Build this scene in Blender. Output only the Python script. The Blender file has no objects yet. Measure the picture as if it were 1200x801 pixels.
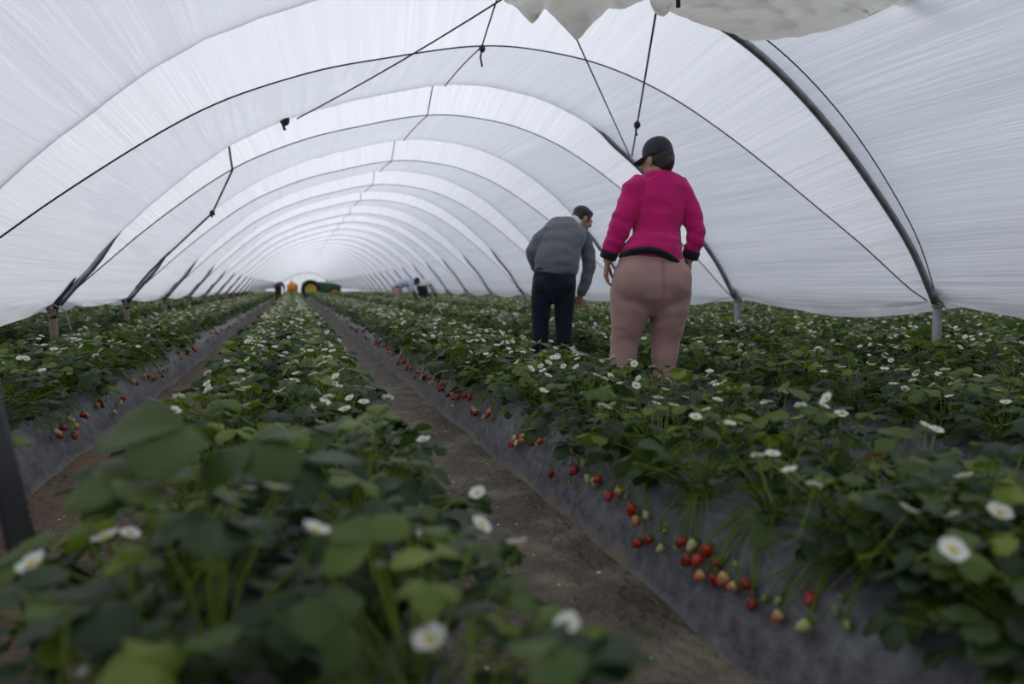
import bpy, math, random
import numpy as np
from mathutils import Vector, Matrix, noise as mnoise
R = math.radians
PI = math.pi
rnd = random.Random(7)
nr = np.random.RandomState(7)
sc = bpy.context.scene
col = sc.collection

# ------------------------------------------------------------------ helpers
def link(o, parent=None):
    col.objects.link(o)
    if parent is not None:
        o.parent = parent
    return o

def tag(o, label=None, cat=None, group=None, kind=None):
    if label: o['label'] = label
    if cat: o['category'] = cat
    if group: o['group'] = group
    if kind: o['kind'] = kind
    return o

def empty(name, loc=(0, 0, 0), rz=0.0):
    o = bpy.data.objects.new(name, None)
    o.empty_display_size = .1
    o.location = loc
    o.rotation_euler = (0, 0, rz)
    return link(o)

class MB:
    """collects raw geometry; build() links it as one mesh object"""
    def __init__(s):
        s.v = []; s.f = []; s.m = []; s.t = []
    def add(s, vs, fs, m=0, t=.5):
        b = len(s.v)
        s.v += [tuple(p) for p in vs]
        s.t += [t] * len(vs)
        for q in fs:
            s.f.append(tuple(i + b for i in q)); s.m.append(m)
        return b
    def xf(s, M, start=0):
        for i in range(start, len(s.v)):
            s.v[i] = tuple(M @ Vector(s.v[i]))
    def box(s, c, d, m=0, rz=0, M=None, bev=0):
        x, y, z = [a / 2 for a in d]
        if bev:
            k = bev; vs = []; 
            prof = [(-x + k, -y), (x - k, -y), (x, -y + k), (x, y - k), (x - k, y), (-x + k, y), (-x, y - k), (-x, -y + k)]
            ins = lambda p, q: (p[0] * (1 - q / x), p[1] * (1 - q / y))
            lv = [(-z, k), (-z + k, 0), (z - k, 0), (z, k)]
            for zz, q in lv:
                for p in prof:
                    a = ins(p, q); vs.append((a[0], a[1], zz))
            fs = [tuple(range(7, -1, -1)), tuple(range(24, 32))]
            for r in range(3):
                for i in range(8):
                    j = (i + 1) % 8
                    fs.append((r * 8 + i, r * 8 + j, r * 8 + 8 + j, r * 8 + 8 + i))
        else:
            vs = [(a, b, e) for e in (-z, z) for b in (-y, y) for a in (-x, x)]
            fs = [(0, 2, 3, 1), (4, 5, 7, 6), (0, 1, 5, 4), (2, 6, 7, 3), (0, 4, 6, 2), (1, 3, 7, 5)]
        T = Matrix.Translation(c) @ (M if M is not None else Matrix.Rotation(rz, 4, 'Z'))
        s.add([T @ Vector(p) for p in vs], fs, m)
    def path(s, pts, r, n=8, m=0, cap=True, t=.5):
        pts = [Vector(p) for p in pts]
        rs = r if isinstance(r, (list, tuple)) else [r] * len(pts)
        vs = []; fs = []; u = None
        for i, p in enumerate(pts):
            tg = (pts[min(i + 1, len(pts) - 1)] - pts[max(i - 1, 0)])
            tg = tg.normalized() if tg.length > 1e-9 else Vector((0, 0, 1))
            if u is None:
                u = tg.orthogonal().normalized()
            else:
                u = (u - tg * u.dot(tg))
                u = u.normalized() if u.length > 1e-6 else tg.orthogonal().normalized()
            w = tg.cross(u)
            for k in range(n):
                a = 2 * PI * k / n
                vs.append(p + (u * math.cos(a) + w * math.sin(a)) * rs[i])
        for i in range(len(pts) - 1):
            for k in range(n):
                l = (k + 1) % n
                fs.append((i * n + k, i * n + l, (i + 1) * n + l, (i + 1) * n + k))
        if cap:
            fs.append(tuple(range(n - 1, -1, -1)))
            e = (len(pts) - 1) * n
            fs.append(tuple(range(e, e + n)))
        s.add(vs, fs, m, t)
    def lathe(s, prof, n=12, m=0, M=None, t=.5, cap=True):
        vs = []; fs = []
        for (r, z) in prof:
            for k in range(n):
                a = 2 * PI * k / n
                vs.append((r * math.cos(a), r * math.sin(a), z))
        for i in range(len(prof) - 1):
            for k in range(n):
                l = (k + 1) % n
                fs.append((i * n + k, i * n + l, (i + 1) * n + l, (i + 1) * n + k))
        if cap:
            fs.append(tuple(range(n - 1, -1, -1)))
            e = (len(prof) - 1) * n
            fs.append(tuple(range(e, e + n)))
        if M is not None:
            vs = [M @ Vector(p) for p in vs]
        s.add(vs, fs, m, t)
    def ell(s, c, r, n=20, M=None, m=0):
        h = n // 2
        vs = [(0, 0, -1)]; fs = []
        for i in range(1, h):
            a = -PI / 2 + PI * i / h
            for k in range(n):
                b = 2 * PI * k / n
                vs.append((math.cos(a) * math.cos(b), math.cos(a) * math.sin(b), math.sin(a)))
        vs.append((0, 0, 1))
        for k in range(n):
            l = (k + 1) % n
            fs.append((0, 1 + l, 1 + k))
            for i in range(h - 2):
                fs.append((1 + i * n + k, 1 + i * n + l, 1 + (i + 1) * n + l, 1 + (i + 1) * n + k))
            e = 1 + (h - 2) * n
            fs.append((e + k, e + l, len(vs) - 1))
        T = Matrix.Translation(c) @ (M if M is not None else Matrix.Identity(4)) @ Matrix.Diagonal((r[0], r[1], r[2], 1))
        s.add([T @ Vector(p) for p in vs], fs, m)
    def limb(s, secs, n=22, dome=.6, ref=(1, 0, 0)):
        """closed tapering tube of elliptical sections (x,y,z,rx,ry[,sag]); sag drops the ring's sides"""
        P = [Vector(q[:3]) for q in secs]
        rings = []
        for i, q in enumerate(secs):
            tg = (P[min(i + 1, len(P) - 1)] - P[max(i - 1, 0)]).normalized()
            rf = Vector(ref)
            if abs(rf.dot(tg)) > .9: rf = Vector((0, 1, 0))
            u = (rf - tg * rf.dot(tg)).normalized(); w = tg.cross(u)
            rings.append((P[i], u, w, q[3], q[4], q[5] if len(q) > 5 else 0, tg))
        def ring(c, u, w, a, b, sag):
            out = []
            for k in range(n):
                t = 2 * PI * k / n
                p = c + u * (a * math.cos(t)) + w * (b * math.sin(t))
                p.z -= sag * math.cos(t) ** 2
                out.append(p)
            return out
        vs = []
        f0 = rings[0]; f1 = rings[-1]
        d0 = min(f0[3], f0[4]) * dome; d1 = min(f1[3], f1[4]) * dome
        for e, k in ((1., .35), (.7, .75)):
            vs += ring(f0[0] - f0[6] * d0 * e, f0[1], f0[2], f0[3] * k, f0[4] * k, f0[5])
        for g in rings: vs += ring(*g[:6])
        for e, k in ((.7, .75), (1., .35)):
            vs += ring(f1[0] + f1[6] * d1 * e, f1[1], f1[2], f1[3] * k, f1[4] * k, f1[5])
        N = len(rings) + 4
        fs = []
        for i in range(N - 1):
            for k in range(n):
                l = (k + 1) % n
                fs.append((i * n + k, i * n + l, (i + 1) * n + l, (i + 1) * n + k))
        fs.append(tuple(range(n - 1, -1, -1)))
        fs.append(tuple(range((N - 1) * n, N * n)))
        s.add(vs, fs)
    def mesh(s, name, mats, smooth=True, tint=False):
        me = bpy.data.meshes.new(name)
        me.from_pydata(s.v, [], s.f)
        for m in (mats if isinstance(mats, (list, tuple)) else [mats]): me.materials.append(m)
        me.polygons.foreach_set('material_index', s.m)
        me.polygons.foreach_set('use_smooth', [smooth] * len(s.f))
        if tint:
            a = me.attributes.new('tint', 'FLOAT', 'POINT'); a.data.foreach_set('value', s.t)
        me.update()
        return me
    def build(s, name, mats, parent=None, smooth=True, tint=False):
        return link(bpy.data.objects.new(name, s.mesh(name, mats, smooth, tint)), parent)
    def solid(s, name, mat, parent=None, voxel=.006, smooth=4, disp=None):
        """fuse the overlapping closed pieces into one continuous surface"""
        o = link(bpy.data.objects.new(name, s.mesh(name, mat)))
        m = o.modifiers.new('fuse', 'REMESH'); m.mode = 'VOXEL'; m.voxel_size = voxel; m.use_smooth_shade = True
        m = o.modifiers.new('relax', 'SMOOTH'); m.factor = .5; m.iterations = smooth
        dg = bpy.context.evaluated_depsgraph_get()
        me = bpy.data.meshes.new_from_object(o.evaluated_get(dg))
        o.modifiers.clear()
        old = o.data; o.data = me; bpy.data.meshes.remove(old); me.name = name
        if not me.materials: me.materials.append(mat)
        if disp:
            me.update()
            vs = [(v.co.copy(), v.normal.copy()) for v in me.vertices]
            out = []
            for c, nn in vs: out.extend(c + nn * disp(c))
            me.vertices.foreach_set('co', out)
            me.update()
        me.polygons.foreach_set('use_smooth', [True] * len(me.polygons))
        if parent is not None: o.parent = parent
        return o

# ------------------------------------------------------------------ materials
def newmat(name):
    m = bpy.data.materials.new(name); m.use_nodes = True
    nt = m.node_tree; nt.nodes.clear()
    out = nt.nodes.new('ShaderNodeOutputMaterial')
    def N(t, **k):
        n = nt.nodes.new(t)
        for a, b in k.items():
            if a.startswith('i_'):
                key = a[2:]
                key = int(key) if key.isdigit() else key.replace('_', ' ')
                n.inputs[key].default_value = b
            else: setattr(n, a, b)
        return n
    def L(a, b): nt.links.new(a, b)
    return m, N, L, out

def ramp(N, stops, interp='LINEAR'):
    n = N('ShaderNodeValToRGB'); n.color_ramp.interpolation = interp
    e = n.color_ramp.elements
    while len(e) < len(stops): e.new(.5)
    for q, (p, c) in zip(e, stops):
        q.position = p; q.color = (*c, 1) if len(c) == 3 else c
    return n

def mat(name, c, rough=.6, c2=None, scale=8, bump=0, bscale=None, metal=0, spec=.5, detail=4, stretch=None, sheen=0, contrast=(.35, .65)):
    m, N, L, out = newmat(name)
    p = N('ShaderNodeBsdfPrincipled'); L(p.outputs[0], out.inputs[0])
    p.inputs['Roughness'].default_value = rough; p.inputs['Metallic'].default_value = metal
    p.inputs['Specular IOR Level'].default_value = spec
    if sheen:
        p.inputs['Sheen Weight'].default_value = sheen; p.inputs['Sheen Roughness'].default_value = .5
    tc = N('ShaderNodeTexCoord'); src = tc.outputs['Object']
    if stretch:
        mp = N('ShaderNodeMapping'); mp.inputs['Scale'].default_value = stretch; L(src, mp.inputs[0]); src = mp.outputs[0]
    n1 = N('ShaderNodeTexNoise', i_Scale=scale, i_Detail=detail); L(src, n1.inputs['Vector'])
    c2 = c2 or tuple(a * .75 for a in c)
    r = ramp(N, [(contrast[0], c2), (contrast[1], c)]); L(n1.outputs[0], r.inputs[0]); L(r.outputs[0], p.inputs['Base Color'])
    if bump:
        n2 = N('ShaderNodeTexNoise', i_Scale=bscale or scale * 4, i_Detail=6); L(src, n2.inputs['Vector'])
        b = N('ShaderNodeBump', i_Strength=bump, i_Distance=.02); L(n2.outputs[0], b.inputs['Height']); L(b.outputs[0], p.inputs['Normal'])
    return m

def film_mat(name, lo, hi, base=.25, bump=.5):
    m, N, L, out = newmat(name)
    uv = N('ShaderNodeUVMap')
    def noise(su, sv, det, dist=0):
        mp = N('ShaderNodeMapping'); mp.inputs['Scale'].default_value = (su, sv, 1); L(uv.outputs[0], mp.inputs[0])
        n = N('ShaderNodeTexNoise', i_Scale=1, i_Detail=det, i_Distortion=dist); L(mp.outputs[0], n.inputs['Vector']); return n.outputs[0]
    def math_(op, a, b=None, cl=False):
        n = N('ShaderNodeMath', operation=op); n.use_clamp = cl
        for i, q in enumerate((a, b)):
            if q is None: continue
            if isinstance(q, (int, float)): n.inputs[i].default_value = q
            else: L(q, n.inputs[i])
        return n.outputs[0]
    a = noise(11, .42, 3, .25); b = noise(40, .8, 3, .2); c = noise(1.0, .8, 3, .2)
    rid = math_('SUBTRACT', 1, math_('MULTIPLY', math_('ABSOLUTE', math_('SUBTRACT', a, .5)), 9), True)   # thin stretched creases; their sharp highlights are painted into the film colour
    patch = math_('MULTIPLY', math_('SUBTRACT', c, .4), 3, True)
    rid = math_('MULTIPLY', math_('POWER', rid, 3), patch)
    h = math_('ADD', math_('MULTIPLY', a, .6), math_('ADD', math_('MULTIPLY', b, .3), math_('MULTIPLY', rid, .12)))
    r = ramp(N, [(.3, lo), (.75, hi)]); L(math_('ADD', math_('MULTIPLY', h, .95), math_('MULTIPLY', rid, .5)), r.inputs[0])
    bp = N('ShaderNodeBump', i_Strength=bump, i_Distance=.05); L(h, bp.inputs['Height'])
    tr = N('ShaderNodeBsdfTranslucent'); L(r.outputs[0], tr.inputs[0]); L(bp.outputs[0], tr.inputs['Normal'])
    df = N('ShaderNodeBsdfDiffuse'); L(r.outputs[0], df.inputs[0]); L(bp.outputs[0], df.inputs['Normal'])
    mx = N('ShaderNodeMixShader'); mx.inputs[0].default_value = base; L(tr.outputs[0], mx.inputs[1]); L(df.outputs[0], mx.inputs[2])
    gl = N('ShaderNodeBsdfGlossy', i_Roughness=.35); L(bp.outputs[0], gl.inputs['Normal'])
    m2 = N('ShaderNodeMixShader'); m2.inputs[0].default_value = .05; L(mx.outputs[0], m2.inputs[1]); L(gl.outputs[0], m2.inputs[2])
    L(m2.outputs[0], out.inputs[0])
    return m

def leaf_mat(name, stem=False):
    m, N, L, out = newmat(name)
    p = N('ShaderNodeBsdfPrincipled', i_Roughness=.45)
    p.inputs['Specular IOR Level'].default_value = .26
    at = N('ShaderNodeAttribute', attribute_name='tint')
    oi = N('ShaderNodeObjectInfo')
    if stem:
        r = ramp(N, [(0, (.10, .16, .020)), (.6, (.19, .27, .040)), (1, (.27, .32, .06))])
    else:
        r = ramp(N, [(0, (.016, .032, .014)), (.40, (.028, .054, .016)), (.68, (.060, .100, .018)), (1, (.155, .210, .028))])
    ad = N('ShaderNodeMath', operation='MULTIPLY_ADD'); ad.inputs[1].default_value = .22; L(oi.outputs['Random'], ad.inputs[0]); L(at.outputs['Fac'], ad.inputs[2])
    sb = N('ShaderNodeMath', operation='SUBTRACT'); sb.inputs[1].default_value = .11; L(ad.outputs[0], sb.inputs[0]); L(sb.outputs[0], r.inputs[0])
    g = N('ShaderNodeNewGeometry')
    mx = N('ShaderNodeMix', data_type='RGBA'); L(g.outputs['Backfacing'], mx.inputs[0]); L(r.outputs[0], mx.inputs[6])
    hs = N('ShaderNodeHueSaturation', i_Saturation=.8, i_Value=1.5); L(r.outputs[0], hs.inputs['Color']); L(hs.outputs[0], mx.inputs[7])
    L(mx.outputs[2], p.inputs['Base Color'])
    if not stem:
        tc = N('ShaderNodeTexCoord')
        n2 = N('ShaderNodeTexNoise', i_Scale=90, i_Detail=2); L(tc.outputs['Object'], n2.inputs['Vector'])
        b = N('ShaderNodeBump', i_Strength=.35, i_Distance=.004); L(n2.outputs[0], b.inputs['Height']); L(b.outputs[0], p.inputs['Normal'])
    t = N('ShaderNodeBsdfTranslucent'); h2 = N('ShaderNodeHueSaturation', i_Saturation=1.15, i_Value=2.2); L(r.outputs[0], h2.inputs['Color']); L(h2.outputs[0], t.inputs[0])
    ms = N('ShaderNodeMixShader'); ms.inputs[0].default_value = .25; L(p.outputs[0], ms.inputs[1]); L(t.outputs[0], ms.inputs[2])
    L(ms.outputs[0], out.inputs[0])
    return m

def petal_mat():
    m, N, L, out = newmat('white petal')
    d = N('ShaderNodeBsdfDiffuse'); d.inputs[0].default_value = (.86, .86, .80, 1)
    t = N('ShaderNodeBsdfTranslucent'); t.inputs[0].default_value = (.86, .88, .78, 1)
    ms = N('ShaderNodeMixShader'); ms.inputs[0].default_value = .35; L(d.outputs[0], ms.inputs[1]); L(t.outputs[0], ms.inputs[2]); L(ms.outputs[0], out.inputs[0])
    return m

def berry_mat(name, c, tip, seed=(.45, .33, .06)):
    m, N, L, out = newmat(name)
    p = N('ShaderNodeBsdfPrincipled', i_Roughness=.28); L(p.outputs[0], out.inputs[0])
    tc = N('ShaderNodeTexCoord'); sx = N('ShaderNodeSeparateXYZ'); L(tc.outputs['Generated'], sx.inputs[0])
    r = ramp(N, [(.15, tip), (.85, c)]); L(sx.outputs[2], r.inputs[0])
    v = N('ShaderNodeTexVoronoi', i_Scale=230); L(tc.outputs['Object'], v.inputs['Vector'])
    r2 = ramp(N, [(.16, (1, 1, 1)), (.24, (0, 0, 0))]); L(v.outputs[0], r2.inputs[0])
    mx = N('ShaderNodeMix', data_type='RGBA'); L(r2.outputs[0], mx.inputs[0]); L(r.outputs[0], mx.inputs[6]); mx.inputs[7].default_value = (*seed, 1)
    L(mx.outputs[2], p.inputs['Base Color'])
    b = N('ShaderNodeBump', i_Strength=.5, i_Distance=.002); L(v.outputs[0], b.inputs['Height']); L(b.outputs[0], p.inputs['Normal'])
    return m

def mulch_mat():
    m, N, L, out = newmat('grey plastic mulch')
    p = N('ShaderNodeBsdfPrincipled', i_Roughness=.42); L(p.outputs[0], out.inputs[0])
    tc = N('ShaderNodeTexCoord'); sx = N('ShaderNodeSeparateXYZ'); L(tc.outputs['Object'], sx.inputs[0])
    n1 = N('ShaderNodeTexNoise', i_Scale=2.6, i_Detail=9, i_Roughness=.72); L(tc.outputs['Object'], n1.inputs['Vector'])
    n3 = N('ShaderNodeTexNoise', i_Scale=22, i_Detail=5); L(tc.outputs['Object'], n3.inputs['Vector'])
    # mud splashed on the lower edge of the sheet
    k = N('ShaderNodeMath', operation='MULTIPLY_ADD'); k.inputs[1].default_value = -1.7; k.inputs[2].default_value = .285; L(sx.outputs[2], k.inputs[0])
    a = N('ShaderNodeMath', operation='ADD'); L(k.outputs[0], a.inputs[0]); L(n1.outputs[0], a.inputs[1])
    r = ramp(N, [(.72, (0, 0, 0)), (.86, (1, 1, 1))]); L(a.outputs[0], r.inputs[0])
    pl = ramp(N, [(.3, (.075, .078, .087)), (.7, (.21, .214, .23))]); L(n3.outputs[0], pl.inputs[0])
    mx = N('ShaderNodeMix', data_type='RGBA'); L(r.outputs[0], mx.inputs[0]); L(pl.outputs[0], mx.inputs[6]); mx.inputs[7].default_value = (.24, .195, .15, 1)
    L(mx.outputs[2], p.inputs['Base Color'])
    rr = N('ShaderNodeMath', operation='MULTIPLY_ADD'); rr.inputs[1].default_value = .4; rr.inputs[2].default_value = .34; L(r.outputs[0], rr.inputs[0]); L(rr.outputs[0], p.inputs['Roughness'])
    b = N('ShaderNodeBump', i_Strength=.7, i_Distance=.05); L(n1.outputs[0], b.inputs['Height']); L(b.outputs[0], p.inputs['Normal'])
    return m

def soil_mat():
    m, N, L, out = newmat('trodden soil')
    p = N('ShaderNodeBsdfPrincipled'); L(p.outputs[0], out.inputs[0])
    tc = N('ShaderNodeTexCoord'); sx = N('ShaderNodeSeparateXYZ'); L(tc.outputs['Object'], sx.inputs[0])
    n1 = N('ShaderNodeTexNoise', i_Scale=3.5, i_Detail=8, i_Roughness=.65); L(tc.outputs['Object'], n1.inputs['Vector'])
    n2 = N('ShaderNodeTexNoise', i_Scale=30, i_Detail=6); L(tc.outputs['Object'], n2.inputs['Vector'])
    dry = ramp(N, [(.34, (.075, .045, .027)), (.66, (.24, .155, .092))]); L(n1.outputs[0], dry.inputs[0])
    wet = ramp(N, [(.36, (.070, .052, .036)), (.5, (.15, .118, .082)), (.66, (.31, .26, .19))]); L(n1.outputs[0], wet.inputs[0])
    st = N('ShaderNodeMapRange'); st.inputs[1].default_value = -.1; st.inputs[2].default_value = .3; L(sx.outputs[0], st.inputs[0])
    mx = N('ShaderNodeMix', data_type='RGBA'); L(st.outputs[0], mx.inputs[0]); L(dry.outputs[0], mx.inputs[6]); L(wet.outputs[0], mx.inputs[7]); L(mx.outputs[2], p.inputs['Base Color'])
    ro = N('ShaderNodeMapRange'); ro.inputs[1].default_value = .35; ro.inputs[2].default_value = .65; ro.inputs[3].default_value = .45; ro.inputs[4].default_value = .95
    L(n1.outputs[0], ro.inputs[0]); L(ro.outputs[0], p.inputs['Roughness'])
    ad = N('ShaderNodeMath', operation='ADD'); L(n1.outputs[0], ad.inputs[0]); L(n2.outputs[0], ad.inputs[1])
    b = N('ShaderNodeBump', i_Strength=1, i_Distance=.06); L(ad.outputs[0], b.inputs['Height']); L(b.outputs[0], p.inputs['Normal'])
    return m

M_film = film_mat('white polythene', (.81, .825, .86), (.90, .915, .945), .12, .3)
M_loose = film_mat('yellowed loose polythene', (.86, .83, .75), (.96, .94, .88), .12, .5)
M_leaf = leaf_mat('strawberry leaf')
M_stem = leaf_mat('strawberry stalk', True)
M_petal = petal_mat()
M_yel = mat('flower centre yellow', (.72, .52, .06), .7, (.5, .40, .05), 200)
M_ripe = berry_mat('ripe red strawberry', (.42, .018, .014), (.36, .010, .012))
M_dark = berry_mat('dark ripe strawberry', (.26, .010, .014), (.24, .006, .012))
M_half = berry_mat('orange half ripe strawberry', (.60, .40, .16), (.55, .10, .04), (.4, .25, .05))
M_pale = berry_mat('pale unripe strawberry', (.42, .46, .16), (.58, .54, .28), (.35, .28, .06))
M_green = berry_mat('small green strawberry', (.20, .30, .05), (.30, .38, .09), (.2, .2, .04))
M_mulch = mulch_mat()
M_soil = soil_mat()
M_steel = mat('galvanised steel', (.34, .35, .36), .4, (.22, .225, .23), 14, .15, 60, metal=.6)
M_post = mat('grey metal post', (.34, .35, .36), .5, (.24, .25, .25), 10, .1, 60, metal=.3)
M_wood = mat('weathered wood', (.34, .27, .21), .85, (.20, .15, .115), 6, .5, 30, stretch=(8, 8, .8))
M_rope = mat('dark cord', (.035, .036, .042), .8, None, 60, .2)
M_twine = mat('pale frayed twine', (.42, .40, .27), .85, (.28, .27, .16), 60, .3)
M_rubber = mat('black tyre rubber', (.022, .022, .024), .75, None, 20, .2)
M_iron = mat('dark iron', (.05, .05, .055), .5, None, 20, .1, metal=.5)

# ------------------------------------------------------------------ camera
CAM_H = .89
F_PX = 770.0
def cam_rot():
    d = Vector(((343 - 600) / F_PX, -(336 - 400.5) / F_PX, -1)).normalized()
    p = math.atan2(-d.y, d.z)
    if math.cos(p) < 0: p += PI
    up = Vector((0, math.cos(p), math.sin(p)))
    rt = d.cross(up)
    return Matrix((rt, d, up))
ROT = cam_rot()
camd = bpy.data.cameras.new('camera'); cam = bpy.data.objects.new('camera', camd); col.objects.link(cam)
cam.matrix_world = Matrix.Translation((0, 0, CAM_H)) @ ROT.to_4x4()
camd.sensor_width = 36; camd.lens = F_PX * 36 / 1200
camd.clip_start = .02; camd.clip_end = 400
camd.dof.use_dof = True; camd.dof.focus_distance = 3.6; camd.dof.aperture_fstop = 1.4
sc.camera = cam
YAW = math.atan2(257, F_PX)
def project(p):
    c = ROT.transposed() @ (Vector(p) - Vector((0, 0, CAM_H)))
    D = -c.z
    if D < .05: return None
    return 600 + F_PX * c.x / D, 400.5 - F_PX * c.y / D, D

# ------------------------------------------------------------------ tunnel: arch curve
HP = [(5.0, .78), (4.83, 1.06), (4.62, 1.34), (4.07, 1.90), (3.58, 2.31), (3.09, 2.62), (2.57, 2.82), (2.15, 2.89), (1.72, 2.91), (1.28, 2.85), (.64, 2.67), (.17, 2.51),
      (-.43, 2.21), (-.87, 1.88), (-1.36, 1.42), (-1.62, 1.13), (-1.80, .93), (-1.93, .76)][::-1]
def catmull(P, n):
    P = [Vector((a, b)) for a, b in P]
    Q = [P[0] * 2 - P[1]] + P + [P[-1] * 2 - P[-2]]
    out = []
    for i in range(1, len(Q) - 2):
        for k in range(12):
            t = k / 12
            a, b, c, d = Q[i - 1], Q[i], Q[i + 1], Q[i + 2]
            out.append(.5 * ((2 * b) + (c - a) * t + (2 * a - 5 * b + 4 * c - d) * t * t + (3 * b - a - 3 * c + d) * t ** 3))
    out.append(P[-1])
    L = [0]
    for i in range(1, len(out)): L.append(L[-1] + (out[i] - out[i - 1]).length)
    res = []; j = 0
    for k in range(n + 1):
        s = L[-1] * k / n
        while j < len(L) - 2 and L[j + 1] < s: j += 1
        w = (s - L[j]) / max(1e-9, L[j + 1] - L[j])
        res.append(out[j].lerp(out[j + 1], w))
    return res, L[-1]
NA = 84
ARC, ARCL = catmull(HP, NA)
for _ in range(3):
    ARC = [ARC[0]] + [(ARC[i - 1] + ARC[i] * 2 + ARC[i + 1]) / 4 for i in range(1, NA)] + [ARC[-1]]
NRM = []
for i in range(NA + 1):
    t = (ARC[min(i + 1, NA)] - ARC[max(i - 1, 0)]).normalized()
    NRM.append(Vector((-t.y, t.x)))          # outward (up at the ridge)
Y0, DY = 4.02, 2.567
K0, K1 = -4, 35
def yk(k): return Y0 + DY * (k - 1)          # hoop 1 is the nearest in view
def S(i):                                    # 0 at the feet, 1 over most of the roof
    a = i / NA
    return max(0., math.sin(PI * a)) ** .75
def t_rope(i, k): return .03 + (.40 + .07 * math.sin(k * 2.3)) * S(i)
def film_off(i, k, t):
    s = S(i); tr = t_rope(i, k); A = .25 * s; B = -.06 * s
    if t <= tr:
        u = t / tr
        rise = .22
        if u < rise:
            w = u / rise; return A * (w * w * (3 - 2 * w))
        w = (u - rise) / (1 - rise)
        return A + (B - A) * w + .01 * s * math.sin(PI * w)
    w = (t - tr) / (1 - tr)
    return B * (1 - w) + .015 * s * math.sin(PI * w)
def film_pt(i, k, t, d=0):
    o = film_off(i, k, t) + d
    p = ARC[i] + NRM[i] * o
    return Vector((p.x, yk(k) + DY * t, p.y))

def build_film(name, dx, seed):
    vs = []; uvs = []; EXT = 4
    U = [ -e for e in range(EXT, 0, -1)] + list(range(NA + 1)) + [NA + e for e in range(1, EXT + 1)]
    rows = []
    for k in range(K0, K1):
        n1, n2 = 9, 9
        for a in range(n1 + n2):
            rows.append((k, a, n1, n2))
    rows.append((K1 - 1, 18, 9, 9))
    for (k, a, n1, n2) in rows:
        for u in U:
            i = min(max(u, 0), NA)
            tr = t_rope(i, k)
            t = tr * a / n1 if a <= n1 else tr + (1 - tr) * (a - n1) / n2
            p = film_pt(i, k, t)
            if u != i:
                e = abs(u - i) / EXT
                j = 0 if u < 0 else NA
                tg = (ARC[0] - ARC[1]).normalized() if u < 0 else (ARC[NA] - ARC[NA - 1]).normalized()
                ln = (.012 + ((.17 if k < 2 else .07) if u < 0 else .14) * math.sin(PI * t) ** 1.0 + .008 * math.sin(k * 5 + seed)) * e
                tg = (tg + Vector((0, -.8))).normalized()
                p.x += tg.x * ln; p.z += tg.y * ln
                p.x += (.02 * math.sin(p.y * 7 + u) * e)
            # gentle slack folds
            w = mnoise.noise(Vector((i * .55 + seed, p.y * .55, 0))) * .012 * (1 if 0 < u < NA else .5)
            p.x += NRM[i].x * w + dx; p.z += NRM[i].y * w
            vs.append(p); uvs.append((i * ARCL / NA + (u - i) * .04, p.y))
    W = len(U); fs = []
    for r in range(len(rows) - 1):
        for c in range(W - 1):
            fs.append((r * W + c, r * W + c + 1, (r + 1) * W + c + 1, (r + 1) * W + c))
    me = bpy.data.meshes.new(name); me.from_pydata(vs, [], fs); me.materials.append(M_film)
    ul = me.uv_layers.new(name='UVMap')
    li = np.empty(len(me.loops), np.int32); me.loops.foreach_get('vertex_index', li)
    ul.data.foreach_set('uv', np.array(uvs, np.float32)[li].ravel())
    me.polygons.foreach_set('use_smooth', [False] * len(fs))
    # facets on each side of a hoop or a cord meet in a crease: smooth along the arch only
    me.polygons.foreach_set('use_smooth', [True] * len(fs))
    sharp = []
    ed = me.edges
    for e in ed:
        a, b = e.vertices
        ra, rb = a // W, b // W
        sharp.append(ra == rb and (rows[ra][1] in (0, 9)))
    at = me.attributes.new('sharp_edge', 'BOOLEAN', 'EDGE'); at.data.foreach_set('value', sharp)
    me.update()
    o = link(bpy.data.objects.new(name, me)); o['kind'] = 'structure'
    return o
tag(build_film('ceiling', 0, 1), 'white translucent plastic film arching over the strawberry rows', 'plastic tunnel cover')
tag(build_film('ceiling', -7.36, 4), 'white film of the next tunnel, beyond the wooden posts', 'plastic tunnel cover')
tag(build_film('ceiling', 7.36, 9), 'white film of the next tunnel, beyond the grey metal posts', 'plastic tunnel cover')

def end_wall():
    mb = MB(); n = len(ARC); y = yk(K1) - .12
    rows = 14; vs = []; 
    for r in range(rows + 1):
        t = r / rows
        for i in range(n):
            a = ARC[i]; zb = .02
            z = zb + (a.y - zb) * t
            vs.append((a.x * (1 if t > .3 else 1), y + .05 * mnoise.noise(Vector((a.x * 2.5, z * .5, 1))), z))
    fs = [(r * n + i, r * n + i + 1, (r + 1) * n + i + 1, (r + 1) * n + i) for r in range(rows) for i in range(n - 1)]
    mb.add(vs, fs); me = mb.mesh('wall_back', [M_film]); ul = me.uv_layers.new(name='UVMap')
    li = np.empty(len(me.loops), np.int32); me.loops.foreach_get('vertex_index', li)
    ul.data.foreach_set('uv', np.array([(v[0], v[2]) for v in vs], np.float32)[li].ravel())
    o = link(bpy.data.objects.new('wall_back', me)); tag(o, 'white film closing the far end of the tunnel behind the tractor', 'plastic tunnel cover', kind='structure')
end_wall()
ORD = ['first', 'second', 'third', 'fourth', 'fifth', 'sixth', 'seventh', 'eighth', 'ninth', 'tenth', 'eleventh', 'twelfth', 'thirteenth', 'fourteenth', 'fifteenth', 'sixteenth', 'seventeenth', 'eighteenth', 'nineteenth', 'twentieth', 'twenty-first', 'twenty-second', 'twenty-third', 'twenty-fourth']
class _Ord(list):
    def __getitem__(s, i): return list.__getitem__(s, i) if i < 20 else 'far'
ORD = _Ord(ORD)
def hoop_off(i, k):
    a = i / NA
    # the pipe hangs free under the film along its right side and at its left foot, elsewhere the film is drawn in under it
    right = a > (.60 if k == 1 else .70 if k == 2 else .86)
    left = a < .075
    return -.035 if (right or left) else .07 * S(i) ** .5
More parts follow.
